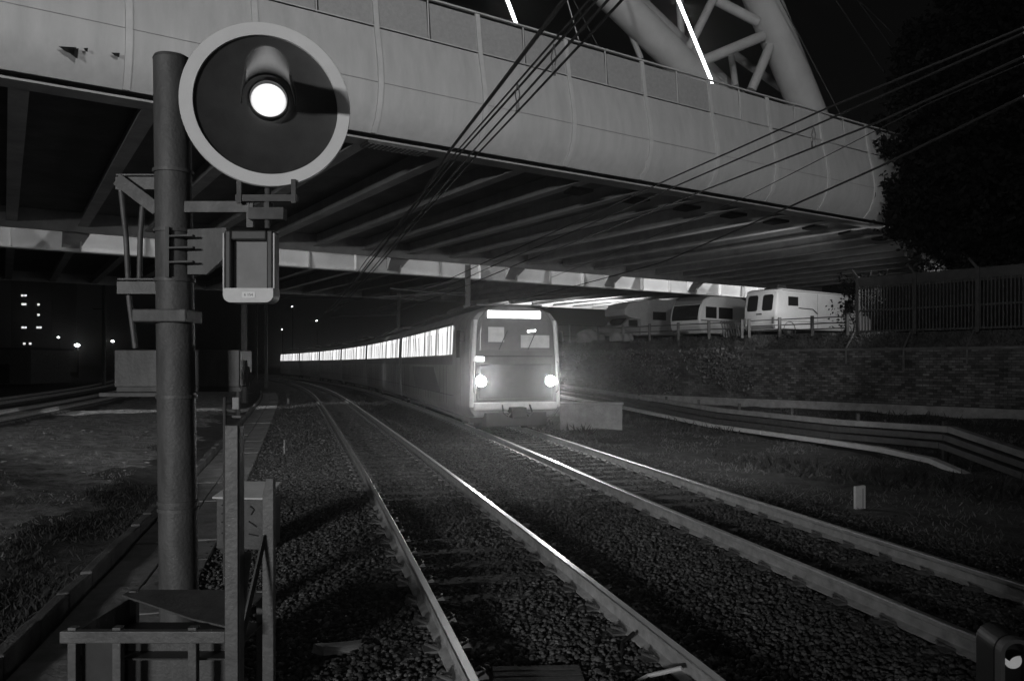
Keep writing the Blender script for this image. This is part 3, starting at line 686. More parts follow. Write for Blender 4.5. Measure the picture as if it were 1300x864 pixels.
# ------------------------------------------------------------------ metro train
def build_train():
    Lc, gap = 15.5, .5
    t = thing('metro_train', 'lit metro train coming toward the viewer under the bridge, headlights on', 'train', on('R', 22.0))
    Ytab = YS; X, M = TRK['R']; s_tab = np.concatenate([[0], np.cumsum(np.hypot(1, (M[1:]+M[:-1])/2)*.25)])
    s_at = lambda y: float(np.interp(y, Ytab, s_tab)); y_at = lambda s: float(np.interp(s, s_tab, Ytab))
    half = [(1.22, .42), (1.36, .62), (1.385, 1.1), (1.39, 2.0), (1.36, 2.9), (1.30, 3.22), (1.12, 3.46), (.75, 3.60), (.3, 3.66)]
    sec = half+[(-x, z) for x, z in reversed(half)]
    for i in range(6):
        s0 = s_at(22.0)+i*(Lc+gap); p0, p1 = on('R', y_at(s0)), on('R', y_at(s0+Lc)); d = p1-p0; rz = math.atan2(-d.x, d.y); Lr = d.length
        # the bank of the curve is small: cars stay upright
        rings = []
        ys = ([(0, .90, .06), (.05, .955, .03), (.2, .985, .0), (.6, 1, 0)] if i == 0 else [(0, .97, 0), (.06, 1, 0)])+[(Lr-.06, 1, 0), (Lr, .97, 0)]
        for y, k, dz in ys: rings.append([(x*k, y, (z-2)*(k if k < 1 else 1)+2) for x, z in sec])
        mb = MB(); mb.loft(rings); c = mb.build('carriage', train_m, t, smooth=True)
        c.location = p0-t.location; c.rotation_euler.z = rz
        if i == 0: c['label'] = 'leading carriage with the driver cab and headlights'
        y0 = 2.3 if i == 0 else .35; nwin = 4
        wl = (Lr-.35-y0)/nwin
        for sx in (-1, 1):
            for k in range(nwin):
                a, b = y0+wl*k+.045, y0+wl*(k+1)-.045
                poly = [(sx*1.392, a, 2.25), (sx*1.392, b, 2.25), (sx*1.362, b, 2.98), (sx*1.348, b, 3.14), (sx*1.348, a, 3.14), (sx*1.362, a, 2.98)]
                MB().prism(poly, (sx*.012, 0, 0)).build('window', winglow_m, c)
            mb = MB(); mb.box2((sx*1.392, y0-.02 if i else 2.26, 1.93), (sx*1.404, Lr-.3, 2.2)); mb.build('window_band', traind_m, c)
            mb = MB(); mb.box2((sx*1.36, y0, 3.16), (sx*1.375, Lr-.3, 3.22)); mb.build('gutter', traind_m, c)
            ds = [y0+wl*k for k in (.5, 1.5, 2.5, 3.5)]
            mb = MB()
            for yd in ds:
                for o in (-.65, 0, .65): mb.box2((sx*1.388, yd+o-.012, .72), (sx*1.394, yd+o+.012, 1.9))
            mb.box2((sx*1.386, y0-.2, .98), (sx*1.395, Lr-.2, 1.0)); mb.build('door_seams', under_m, c); 
            mb = MB()
            for k in range(nwin*4):
                if k % 4: mb.box2((sx*1.394, y0+wl*k/4-.03, 2.26), (sx*1.408, y0+wl*k/4+.03, 2.98))
            mb.build('window_pillars', traind_m, c)['kind'] = 'stuff'
            if i == 0:
                mb = MB(); mb.box2((sx*1.385, .95, .75), (sx*1.402, 1.65, 3.05)); dr = mb.build('cab_door', train_m, c, bevel=.01)
                mb = MB(); mb.box2((sx*1.39, 1.05, 2.15), (sx*1.408, 1.55, 2.95)); mb.build('door_window', dwin_m, dr)
                mb = MB(); mb.prism([(sx*1.39, 4.5, 1.0), (sx*1.39, 10.5, 1.0), (sx*1.392, 11.4, 1.85), (sx*1.392, 5.8, 1.85)], (sx*.008, 0, 0)); mb.build('livery_patch', traind_m, c)
        mb = MB(); mb.box2((-1.0, .6, 3.64), (1.0, Lr-.5, 3.70)); mb.box2((-.7, 4, 3.7), (.7, 7, 3.9)); mb.box2((-.7, 9, 3.7), (.7, 12, 3.88)); mb.build('roof_equipment', roof_m, c, bevel=.03)
        mb = MB(); mb.box2((-1.15, .9, .28), (1.15, Lr-.5, .6))
        for yb in (2.6, Lr-2.6):
            mb.box2((-1.05, yb-1.5, .22), (1.05, yb+1.5, .62))
            for yy in (yb-.95, yb+.95):
                for sx in (-1, 1):
                    mb.loft([[(sx*.72+dx, yy+.42*math.cos(a), .42+.42*math.sin(a)) for a in np.linspace(0, 2*math.pi, 20, endpoint=False)] for dx in (-.06, .06)])
        mb.build('bogie', under_m, c)
        if i:
            mb = MB(); mb.box2((-1.1, -.52, .9), (1.1, .02, 3.3)); mb.build('gangway', rubber_m, c)
        if i == 0:
            # driver's front, from top to bottom
            mb = MB(); P = [(-1.12, .92), (1.12, .92), (1.17, 1.5), (1.17, 2.7), (1.05, 3.25), (.85, 3.5), (-.85, 3.5), (-1.05, 3.25), (-1.17, 2.7), (-1.17, 1.5)]
            mb.prism([(x, -.03, z) for x, z in P], (0, .06, 0)); mb.build('front_mask', traind_m, c, bevel=.02)
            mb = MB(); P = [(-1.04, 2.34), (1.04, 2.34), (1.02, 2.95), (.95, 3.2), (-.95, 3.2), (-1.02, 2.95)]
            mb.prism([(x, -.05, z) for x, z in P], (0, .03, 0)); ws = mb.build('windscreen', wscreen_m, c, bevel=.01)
            mb = MB(); mb.box2((-.8, -.058, 2.58), (-.34, -.049, 3.0)); mb.build('lit_cab_window', cabdim_m, c)
            mb = MB(); mb.box2((.15, -.058, 2.42), (1.0, -.050, 2.78)); mb.build('lit_cab_interior', cabdim_m, c)
            mb = MB(); mb.box((.47, -.06, 2.9), (.24, .01, .05), ry=-.12); mb.build('cab_lamp', lampglow_m, c)
            mb = MB(); mb.tube([(.35, -.075, 2.36), (.62, -.075, 2.95)], .012, 6); mb.tube([(-.5, -.075, 2.36), (-.25, -.075, 2.9)], .012, 6); mb.build('wiper', rubber_m, c)
            mb = MB(); mb.box2((-.82, -.062, 3.26), (.74, -.03, 3.46)); mb.build('destination_display', display_m, c, bevel=.03)
            mb = MB(); mb.box2((-1.06, -.05, 1.0), (1.06, -.029, 1.95)); mb.build('front_panel', mat('front_panel_paint', .055, .4), c, bevel=.03)
            mb = MB(); mb.box2((-1.22, -.10, .66), (1.22, .05, .88)); mb.build('bumper', palep_m, c, bevel=.04)
            for sx in (-1, 1):
                mb = MB(); mb.disc_y((sx*1.02, -.06, 1.48), [(.17, 0), (.19, -.02), (.19, -.05), (.15, -.05)], 24); hl = mb.build('headlight', dsteel_m, c)
                MB().disc_y((sx*1.02, -.115, 1.48), [(.145, 0), (.12, -.03), (.02, -.045)], 24).build('headlight_lens', head_m, hl) if False else MB().disc_y((sx*1.02, -.11, 1.48), [(.145, 0), (.12, -.03), (.02, -.045)], 24).build('headlight_lens', head_m, c)
            mb = MB(); mb.box2((-1.16, -.075, 2.04), (-.92, -.03, 2.16)); mb.build('marker_light', lampglow_m, c, bevel=.02)
            mb = MB(); mb.box2((-.22, -.45, .45), (.22, .1, .75)); mb.box2((-.9, -.15, .2), (.9, .3, .6)); mb.build('coupler', under_m, c, bevel=.03)
            [MB().tube([(q*1.28, -.02, .75), (q*1.24, -.05, 2.0), (q*1.16, -.02, 3.2)], .06, 8).build('corner_pillar', palep_m, c) for q in (-1, 1)]
            for sx in (-1, 1):
                MB().tube([(sx*1.2, -.06, 1.15), (sx*1.24, -.13, 1.2), (sx*1.24, -.13, 2.0), (sx*1.2, -.06, 2.05)], .015, 6).build('handrail', steel_m, c)
                MB().box((sx*1.47, .35, 2.75), (.14, .08, .32)).build('mirror', rubber_m, c, bevel=.015)
            MB().tube([(-.4, -.1, .8), (-.42, -.3, .6), (-.3, -.36, .5), (-.2, -.3, .6)], .025, 6).build('brake_hose', rubber_m, c)
            MB().tube([(.4, -.1, .8), (.42, -.3, .6), (.3, -.36, .5), (.2, -.3, .6)], .025, 6).build('brake_hose', rubber_m, c)
            MB().box2((-1.1, -.045, 2.16), (1.1, -.028, 2.2)).build('front_seam', under_m, c)
            for sx in (-1, 1):
                w = c.location+t.location+Matrix.Rotation(rz, 3, 'Z') @ Vector((sx*1.02, -.35, 1.48))
                f = Matrix.Rotation(rz, 3, 'Z') @ Vector((0, -1, 0))
                lamp('train_headlight', 'SPOT', w, w+f*12+Vector((0, 0, -1.0)), 380, .1, 70, 1.0)
build_train()

# ------------------------------------------------------------------ signal beside the path
def build_signal():
    base = Vector((-2.66, 6.2, -.3)); b = base
    t = thing('railway_signal', 'tall railway signal mast with big round black target, white ring and lit lamp', 'signal', base)
    L = lambda x, y, Y: at(x, y, Y)-b
    top = L(218, 77, 6.2)
    mb = MB(); mb.tube([(0, 0, -.2), top], [.15, .138], 32); mb.tube([top, top+Vector((0, 0, .025))], [.142, .13], 32); mb.build('mast', mast_m, t, smooth=True)
    ax = lambda y: Vector((0, 0, 0)).lerp(top, (CAMZ+(460-y)/FPX*6.2-b.z)/top.z)
    for y in (219, 294, 356, 503, 636, 645):
        c = ax(y); r = .156
        mb = MB(); mb.loft([[(c.x+q*math.cos(a), c.y+q*math.sin(a), c.z+dz) for a in np.linspace(0, 2*math.pi, 28, endpoint=False)] for q, dz in ((.14, -.014), (r, -.014), (r, .014), (.14, .014))]); mb.build('band', steel_m, t, smooth=True)
    c = ax(402); mb = MB(); mb.box((c.x-.05, c.y-.02, c.z), (.42, .33, .10)); mb.build('mast_clamp', mast_m, t, bevel=.01)
    # left brackets with two rising conduits
    for y in (222, 356):
        c = ax(y); mb = MB(); mb.bar(c+Vector((-.1, .1, .02)), c+Vector((-.50, .1, .02)), .05, .012); mb.bar(c+Vector((-.1, .075, -.05)), c+Vector((-.50, .075, -.05)), .012, .1)
        if y < 300: mb.bar(c+Vector((-.46, .02, -.03)), c+Vector((-.12, -.02, -.28)), .02, .10)
        mb.build('side_bracket', steel_m, t)
    MB().tube([L(152, 226, 6.35), L(160, 300, 6.35), L(164, 380, 6.35), L(172, 442, 6.35)], .022, 10).build('conduit', steel_m, t, smooth=True)
    MB().tube([L(181, 262, 6.35), L(178, 300, 6.35), L(177, 362, 6.35)], .022, 10).build('conduit', steel_m, t, smooth=True)
    # arms to the target and the lower box
    a, e = L(236, 263, 6.12), L(318, 263, 6.05); mb = MB(); mb.bar(a, e, .05, .085); mb.bar(e+Vector((0, 0, .08)), e+Vector((0, 0, -.16)), .05, .04); mb.build('target_arm', steel_m, t)
    P = [(238, 291), (287, 289), (287, 325), (262, 348), (238, 348)]
    MB().prism([L(x, y, 6.12) for x, y in P], (0, .05, 0)).build('bracket_plate', mast_m, t)
    mb = MB()
    for y in (300, 315, 333): mb.bar(L(212, y, 6.04), L(246, y-1, 6.04), .05, .014)
    mb.build('bracket_bolt', dsteel_m, t)
    mb = MB(); mb.bar(L(213, 288, 6.03), L(213, 352, 6.03), .03, .03); mb.build('bracket_bar', dsteel_m, t)
    # target
    C0 = L(339, 133.5, 5.95); C = Vector((0, 0, 0)); ro, ri = .628, .530
    mb = MB(); mb.disc_y(C, [(ri, .0), (ri+.002, -.014), (ro-.004, -.02), (ro, -.012), (ro, .02), (ri, .02), (ri, 0)], 96, caps=False); tg = None
    d = MB(); d.disc_y(C, [(.05, .055), (.3, .05), (ri-.02, .02), (ri+.02, .006), (ri+.02, .03), (.3, .075), (.05, .08)], 96); tg = d.build('target_disc', black_m, t, smooth=True); tg.location = C0; tg.rotation_euler.z = R(17)
    mb.build('white_ring', ringw_m, tg, smooth=True)
    l = C+Vector((.012, 0, .036)); 
    m = MB(); m.disc_y(l, [(.13, .03), (.15, .03), (.15, -.045), (.138, -.045), (.13, .03)], 40, caps=False); m.build('lens_bezel', black_m, tg, smooth=True)
    m = MB(); m.disc_y((0, 0, 0), [(.136, .01), (.115, -.02), (.065, -.038), (.01, -.045)], 40); m.build('lens', lens2_m, tg, smooth=True, loc=l)
    rings = []
    for dy, r, sq in ((0, .205, 1.0), (-.12, .20, 1.0), (-.3, .185, 1.0), (-.46, .165, 1.05), (-.67, .15, 1.1)):
        out = [(l.x+r*math.cos(a), l.y+dy, l.z+r*sq*math.sin(a)) for a in np.linspace(R(-12), R(192), 25)]
        inn = [(l.x+(r-.008)*math.cos(a), l.y+dy, l.z+(r*sq-.008)*math.sin(a)) for a in np.linspace(R(192), R(-12), 25)]
        rings.append(out+inn)
    MB().loft(rings).build('hood', mat('hood_paint', .06, .5), tg, smooth=True)
    m = MB(); m.disc_y(C+Vector((0, .08, 0)), [(.2, 0), (.2, .3), (.14, .34)], 28); m.build('lamp_housing', dsteel_m, tg, smooth=True)
    for q in ((384, 172, .024), (360, 240, 0), ):
        pass
    m = MB()
    for x in (304, 373): m.bar(L(x, 228, 5.98), L(x, 258, 5.98), .035, .03)
    m.bar(L(300, 252, 6.0), L(378, 252, 6.0), .05, .05); m.bar(L(318, 272, 6.0), L(362, 272, 6.0), .1, .09); m.tube([L(340, 236, 6.0), L(340, 290, 6.0)], .025, 12); m.tube([L(340, 258, 6.0), L(340, 266, 6.0)], .04, 6)
    m.build('target_mount', dsteel_m, t)
    # lower box with a pale plate
    x0, x1, z0, z1, Y = 285, 346, 292, 383, 5.95
    p0, p1 = L(x0, z1, Y), L(x1, z0, Y)
    m = MB()
    w, h, th, dp = p1.x-p0.x, p1.z-p0.z, .032, .16
    m.box2((p0.x, Y-b.y, p0.z+.08), (p0.x+.048, Y-b.y+dp, p1.z)); m.box2((p1.x-.048, Y-b.y, p0.z+.08), (p1.x, Y-b.y+dp, p1.z)); m.box2((p0.x+.048, Y-b.y-.001, p1.z-.075), (p1.x-.048, Y-b.y+dp, p1.z)); m.box2((p0.x+.048, Y-b.y+.1, p0.z+.08), (p1.x-.048, Y-b.y+dp, p1.z-.075))
    fr = m.build('indicator_box', black_m, t, bevel=.012)
    m = MB(); m.box2((p0.x+.05, Y-b.y+.07, p0.z+.1), (p1.x-.05, Y-b.y+.098, p1.z-.077)); m.build('indicator_plate', greyp_m, fr)
    m = MB(); P = []
    for cx, sg in ((p1.x+.008-.06, 1), (p0.x-.008+.06, -1)):
        for k in range(7):
            a = R(-90*k/6) if sg > 0 else R(-90-90*k/6)
            P.append((cx+.06*math.cos(a), Y-b.y-.012, p0.z+.055+.06*math.sin(a)))
    P = [(p1.x+.008, Y-b.y-.012, p0.z+.105)]+P+[(p0.x-.008, Y-b.y-.012, p0.z+.105)]
    m.prism(P, (0, .17, 0)); lp = m.build('front_flap', palep_m, fr)
    m = MB(); m.box2((p0.x-.016, Y-b.y+.0, p0.z+.1), (p0.x-.002, Y-b.y+.12, p1.z-.02)); m.box2((p1.x+.002, Y-b.y, p0.z+.1), (p1.x+.016, Y-b.y+.12, p1.z-.02)); m.build('side_strip', palep_m, fr, bevel=.006)
    cx = (p0.x+p1.x)/2
    m = MB(); m.box2((cx-.045, Y-b.y-.016, p0.z+.03), (cx+.055, Y-b.y-.0125, p0.z+.075)); m.build('number_label', ringw_m, lp)
    cu = bpy.data.curves.new('number_text', 'FONT'); cu.body = '6 154'; cu.size = .03; cu.extrude = .001; cu.align_x = 'CENTER'; cu.align_y = 'CENTER'
    to = bpy.data.objects.new('number_text', cu); COL.objects.link(to); dg = bpy.context.evaluated_depsgraph_get(); me = bpy.data.meshes.new_from_object(to.evaluated_get(dg)); bpy.data.objects.remove(to)
    me.materials.clear(); me.materials.append(greyp_m); to = bpy.data.objects.new('label_number', me); COL.objects.link(to); to.parent = lp; to.location = (cx+.005, Y-b.y-.0175, p0.z+.0525); to.rotation_euler = (R(90), 0, 0)
    # box strapped behind the mast
    q0, q1 = L(145, 491, 6.62), L(304, 444, 6.62)
    m = MB(); m.box2((q0.x, q0.y, q0.z), (q1.x, q0.y+.3, q1.z)); bx = m.build('equipment_box', mast_m, t, bevel=.008)
    m = MB(); m.box2((q1.x+.001, q0.y+.02, q0.z+.01), (q1.x+.006, q0.y+.29, q1.z-.01)); ep = m.build('end_plate', palep_m, bx)
    m = MB(); yy = [q0.y+.03+.25*k/9 for k in range(10)]
    m.tube([(q1.x+.008, y, q0.z+(.05 if k % 2 else .17)+.06*math.sin(k*2.1)) for k, y in enumerate(yy)], .012, 5); m.tube([(q1.x+.008, y, q0.z+(.09 if k % 2 else .02)+.03*math.sin(k*3.1)) for k, y in enumerate(yy)], .009, 5); m.build('graffiti', greyp_m, ep)
    m = MB(); m.bar((q0.x+.02, q0.y-.18, q0.z-.055), (q1.x-.35, q0.y-.18, q0.z-.055), .2, .03); m.bar((q0.x+.02, q0.y+.02, q0.z-.02), (q1.x, q0.y+.02, q0.z-.02), .04, .04); m.build('box_shelf', dsteel_m, t)
build_signal()

# ------------------------------------------------------------------ things near the signal
def near_things():
    # low steel frame at the foot of the mast
    t = thing('steel_stand', 'low grey steel stand with a flat plate top at the foot of the signal mast', 'stand', (-2.1, 4.7, -.3))
    b = t.location; L = lambda p: Vector(p)-b
    z = .44
    mb = MB(); mb.prism([L(p) for p in ((-2.60, 5.16, z), (-1.93, 4.68, z), (-1.66, 4.54, z), (-1.66, 5.28, z), (-2.60, 5.28, z))], (0, 0, .012)); mb.build('top_plate', mast_m, t)  # corner cut away in the outline of a shadow triangle
    mb = MB(); mb.bar(L((-2.62, 4.5, z-.03)), L((-1.66, 4.5, z-.03)), .05, .07); mb.build('front_beam', steel_m, t, bevel=.006)
    for x in (-2.56, -2.30, -1.86):
        mb = MB(); mb.box(L((x, 4.52, .04)), (.05, .05, .84)); mb.box(L((x, 4.52, -.33)), (.14, .14, .05)); mb.build('leg', steel_m, t, bevel=.004)
    for x in (-2.56, -1.7):
        mb = MB(); mb.box(L((x, 5.24, .04)), (.05, .05, .84)); mb.build('leg', steel_m, t, bevel=.004)
    MB().prism([L(p) for p in ((-2.52, 4.70, -.36), (-1.68, 4.70, -.36), (-1.68, 4.70, z-.07), (-2.52, 4.70, z-.07))], (0, .01, 0)).build('back_panel', mast_m, t)
    MB().prism([L(p) for p in ((-2.535, 4.56, -.3), (-2.33, 4.56, -.3), (-2.33, 4.56, z-.08), (-2.535, 4.56, z-.08))], (0, .008, 0)).build('front_panel', black_m, t)
    MB().prism([L(p) for p in ((-2.585, 4.55, -.3), (-2.585, 5.22, -.3), (-2.585, 5.22, z-.03), (-2.585, 4.55, z-.03))], (.008, 0, 0)).build('side_panel', mast_m, t)
    MB().prism([L(p) for p in ((-2.58, 4.58, z-.2), (-1.68, 4.58, z-.2), (-1.68, 5.22, z-.2), (-2.58, 5.22, z-.2))], (0, 0, .01)).build('shade_tray', black_m, t)  # black sheet below the cut corner, keeps the shadow triangle dark
    mb = MB(); mb.prism([L(p) for p in ((-2.14, 4.66, -.36), (-1.93, 4.66, -.36), (-1.93, 4.66, .02), (-2.14, 4.66, .02))], (0, .05, 0)); mb.build('cable_entry', pure_m, t)
    # posts of an open barrier
    t = thing('steel_barrier', 'two upright steel channel posts with a slanting brace, right of the signal mast', 'barrier', (-1.45, 4.2, -.3)); b = t.location
    p, q = at(294, 541, 4.2), at(318, 541, 4.2)
    mb = MB(); x = p.x
    mb.box(L((x, 4.2, .68)), (.072, .012, 1.96)); mb.box(L((x-.033, 4.235, .68)), (.008, .06, 1.95)); mb.box(L((x+.037, 4.245, .68)), (.008, .08, 1.95))
    mb.build('channel_post', steel_m, t, bevel=.004)
    mb = MB(); mb.tube([L(at(308, 552, 4.27)), L(at(304, 560, 4.27)), L(at(303, 640, 4.27)), L(at(306, 700, 4.27)), L(at(302, 735, 4.27))], .008, 6); mb.build('cable', palep_m, t)
    p = at(340, 607, 4.8)
    mb = MB(); mb.prism([L((p.x-.035, 4.8, -.34)), L((p.x+.035, 4.8, -.34)), L((p.x+.035, 4.8, p.z)), L((p.x-.012, 4.8, p.z)), L((p.x-.035, 4.8, p.z-.12))], (0, .05, 0)); mb.build('channel_post', steel_m, t, bevel=.004)
    mb = MB(); mb.bar(L(at(336, 680, 4.8)), L(at(306, 812, 4.5)), .012, .05); mb.build('brace', dsteel_m, t)
    mb = MB(); mb.bar(L(at(314, 700, 4.32)), L(at(302, 800, 4.30)), .05, .012); mb.build('brace', steel_m, t)
    o = MB().tube([(0, 0, 0), (0, 0, 2.05)], .013, 8).build('steel_rod', dsteel_m, loc=(-2.08, 5.6, -.3)); o.scale.z = 1; tag(o, 'thin upright steel rod between the mast and the channel post', 'rod')
    # cabinet with scribbles behind the barrier
    t = thing('trackside_cabinet', 'low grey metal cabinet with dark scribbles behind the barrier posts', 'cabinet', (-3.22, 9.2, -.3), -.12)
    mb = MB(); mb.box((0, .2, .38), (.62, .42, .6)); cb = mb.build('cabinet_body', steel_m, t, bevel=.012)
    mb = MB(); mb.prism([(-.34, -.05, .685), (.34, -.05, .685), (.30, .45, .80), (-.30, .45, .80)], (0, 0, .02)); mb.build('lid', palep_m, t)
    mb = MB(); mb.box((-.26, .2, .02), (.06, .3, .2)); mb.box((.26, .2, .02), (.06, .3, .2)); mb.build('foot', dsteel_m, t)
    mb = MB()
    for zz, w in ((.6, .1), (.5, .13), (.4, .1), (.27, .12)): mb.tube([(-.24, -.014, zz), (-.17, -.014, zz+.015), (-.24+w, -.014, zz-.01)], .008, 5)
    mb.tube([(.12, -.014, .6), (.17, -.014, .56), (.13, -.014, .5)], .01, 5); mb.tube([(.1, -.014, .42), (.2, -.014, .36)], .01, 5); mb.tube([(.1, -.014, .27), (.22, -.014, .25)], .007, 5); mb.build('scribble', black_m, t)
    # post with a small plate farther along the path
    p = at(302, 522, 33)
    t = thing('cable_post', 'steel post with a small pale plate beside the path, below the box end', 'post', (p.x, 33, -.35))
    MB().tube([(0, 0, 0), (0, 0, 1.9)], .1, 12).build('post_tube', steel_m, t)
    MB().box((-.06, -.12, .62), (.26, .03, .5)).build('plate', palep_m, t)
    MB().box((0, 0, .05), (.4, .4, .1)).build('footing', conc_m, t, bevel=.02)
    # small things along the path
    for x, y, hgt, w, lab in ((366, 513, .35, .11, 'short pale marker stake beside the far part of the path'), (361, 577, .4, .035, 'thin dark stake at the ballast edge, nearer the viewer than the pale one')):
        Y = 2.3*FPX/(y-460); q = at(x, y, Y)
        o = MB().box((0, 0, hgt/2), (w, w*.7, hgt)).build('marker_stake', greyp_m, loc=(q.x, q.y, -.32)); tag(o, lab, 'stake', 'marker stakes')
    q = at(330, 600, 2.3*FPX/(600-460)); 
    # stone slab and debris
    def rock(loc, d, m, lab, rz, name='stone_slab'):
        bm = bmesh.new(); bmesh.ops.create_cube(bm, size=1); bmesh.ops.subdivide_edges(bm, edges=bm.edges, cuts=2, use_grid_fill=True)
        for v in bm.verts: v.co = Vector((v.co.x*d[0]*(1+.25*v.co.y), v.co.y*d[1], v.co.z*d[2]))+Vector((random.uniform(-.012, .012), random.uniform(-.015, .015), random.uniform(-.008, .008)))
        me = bpy.data.meshes.new(name); bm.to_mesh(me); bm.free(); me.materials.append(m)
        o = bpy.data.objects.new(name, me); COL.objects.link(o); o.location = loc; o.rotation_euler = (R(-6), R(5), rz); tag(o, lab, 'stone')
    q = at(432, 818, 5.9); rock((q.x, 5.9, -.17), (.34, .15, .06), conc_m, 'pale broken concrete slab lying on the ballast left of the near rail', .55)
    q = at(415, 780, 6.5); rock((q.x, 6.6, -.24), (.2, .14, .08), ballast_m, 'small dark stone just behind the pale broken slab', .2, 'stone')
    # boards and bond box between the rails
    Y = 5.25; c = on('L', Y, .02); h = -heading('L', Y)
    t = thing('rubber_boards', 'dark ribbed boards lying between the rails of the near track', 'boards', (c.x-.28, Y, -.2), h-.2)
    for k in range(5):
        MB().box((0, -.2+.1*k, .03), (.62, .085, .05)).build('board', timber_m, t, bevel=.006)
    c = on('L', 4.75, .28)
    t = thing('bond_box', 'flat junction box with a paler lid between the near rails, wired to the rail', 'junction box', (c.x, 4.75, -.2), h)
    MB().box((0, 0, .05), (.6, .42, .16)).build('casing', dsteel_m, t, bevel=.015)
    MB().box((0, 0, .14), (.4, .22, .03)).build('lid', greyp_m, t, bevel=.008)
    c2 = on('L', 5.1, .7); 
    rel = lambda lx, ly, lz: Vector((lx, ly, lz))
    MB().tube([rel(-.1, .2, .08), rel(.0, .42, .02), rel(.22, .5, .06), rel(.40, .36, .15)], .016, 8).build('bond_cable', palep_m, t, smooth=True)
    MB().tube([rel(.25, .2, .06), rel(.15, .8, .02), rel(.3, 1.15, .05), rel(.42, 1.2, .10)], .016, 8).build('bond_cable', rubber_m, t, smooth=True)
    MB().tube([rel(-.3, 0, .06), rel(-.42, .15, .03), rel(-.5, -.1, .03)], .016, 8).build('bond_cable', palep_m, t, smooth=True)
    # spare sleeper lying outside the right rail of the near track
    Y = 6.6; c = on('L', Y, 1.25)
    # low signal at the lower right corner
    Y = 3.15; p = at(1284, 805, Y)
    t = thing('dwarf_signal', 'small dark signal with a pale arched rim, cut by the bottom right corner', 'signal', (p.x, Y, -.3), -.12)
    zt = p.z+.3
    def caps(r, z0, z1, y): return [(r*math.cos(a), y, z1+r*math.sin(a)) for a in np.linspace(0, math.pi, 17)]+[(r*math.cos(a), y, z0+r*math.sin(a)) for a in np.linspace(math.pi, 2*math.pi, 17)]
    MB().prism(caps(.066, zt-.36, zt-.066, .0), (0, .16, 0)).build('housing', black_m, t, bevel=.006)
    o_, i_ = caps(.064, zt-.36, zt-.066, -.05), caps(.048, zt-.36, zt-.066, -.05); k_ = len(o_)
    back = lambda c: [(x, .0, z) for x, y, z in c]
    mb = MB(); mb.loft([[*r] for r in zip(*[o_, back(o_)])], caps=False) if False else None
    V = o_+i_+back(o_)+back(i_); mb.add(V, [(j, (j+1) % k_, k_+(j+1) % k_, k_+j) for j in range(k_)]+[(j, (j+1) % k_, 2*k_+(j+1) % k_, 2*k_+j) for j in range(k_)]+[(k_+j, k_+(j+1) % k_, 3*k_+(j+1) % k_, 3*k_+j) for j in range(k_)])
    mb.build('front_rim', greyp_m, t)
    for k, zc in enumerate((zt-.10, zt-.30)):
        MB().disc_y((0, -.012, zc), [(.034, 0), (.028, -.01), (.005, -.016)], 24).build('lens', dimlens_m if k == 0 else dwin_m, t, smooth=True)
        A = np.linspace(R(10), R(165), 15)
        MB().loft([[(.045*math.cos(a), dy, zc+.01+.034*math.sin(a)) for a in A]+[(.041*math.cos(a), dy, zc+.01+.030*math.sin(a)) for a in A[::-1]] for dy in (-.01, -.07)]).build('hood', black_m, t, smooth=True)
    mb = MB(); mb.tube([(0, .08, -.1), (0, .08, zt-.5)], .035, 12); mb.box((0, .08, .0), (.2, .2, .1)); mb.build('post', dsteel_m, t)
near_things()
def build_shade_blocker():  # added out of view only to throw shade on the corner
    t = thing('shade_blocker', 'added unseen shelter behind the viewer that shades the bottom right corner', 'blocker', (-2.0, -5, -.3), .45)
    for x in (-2.3, 0, 2.3): MB().box((x, 0, 1.8), (.1, .1, 3.6)).build('post', steel_m, t)
    MB().box((0, .02, 2.0), (4.6, .05, 3.0)).build('back_panel', greyp_m, t)
    MB().box((0, -.6, 3.65), (5.0, 1.8, .1)).build('roof', steel_m, t)
build_shade_blocker()

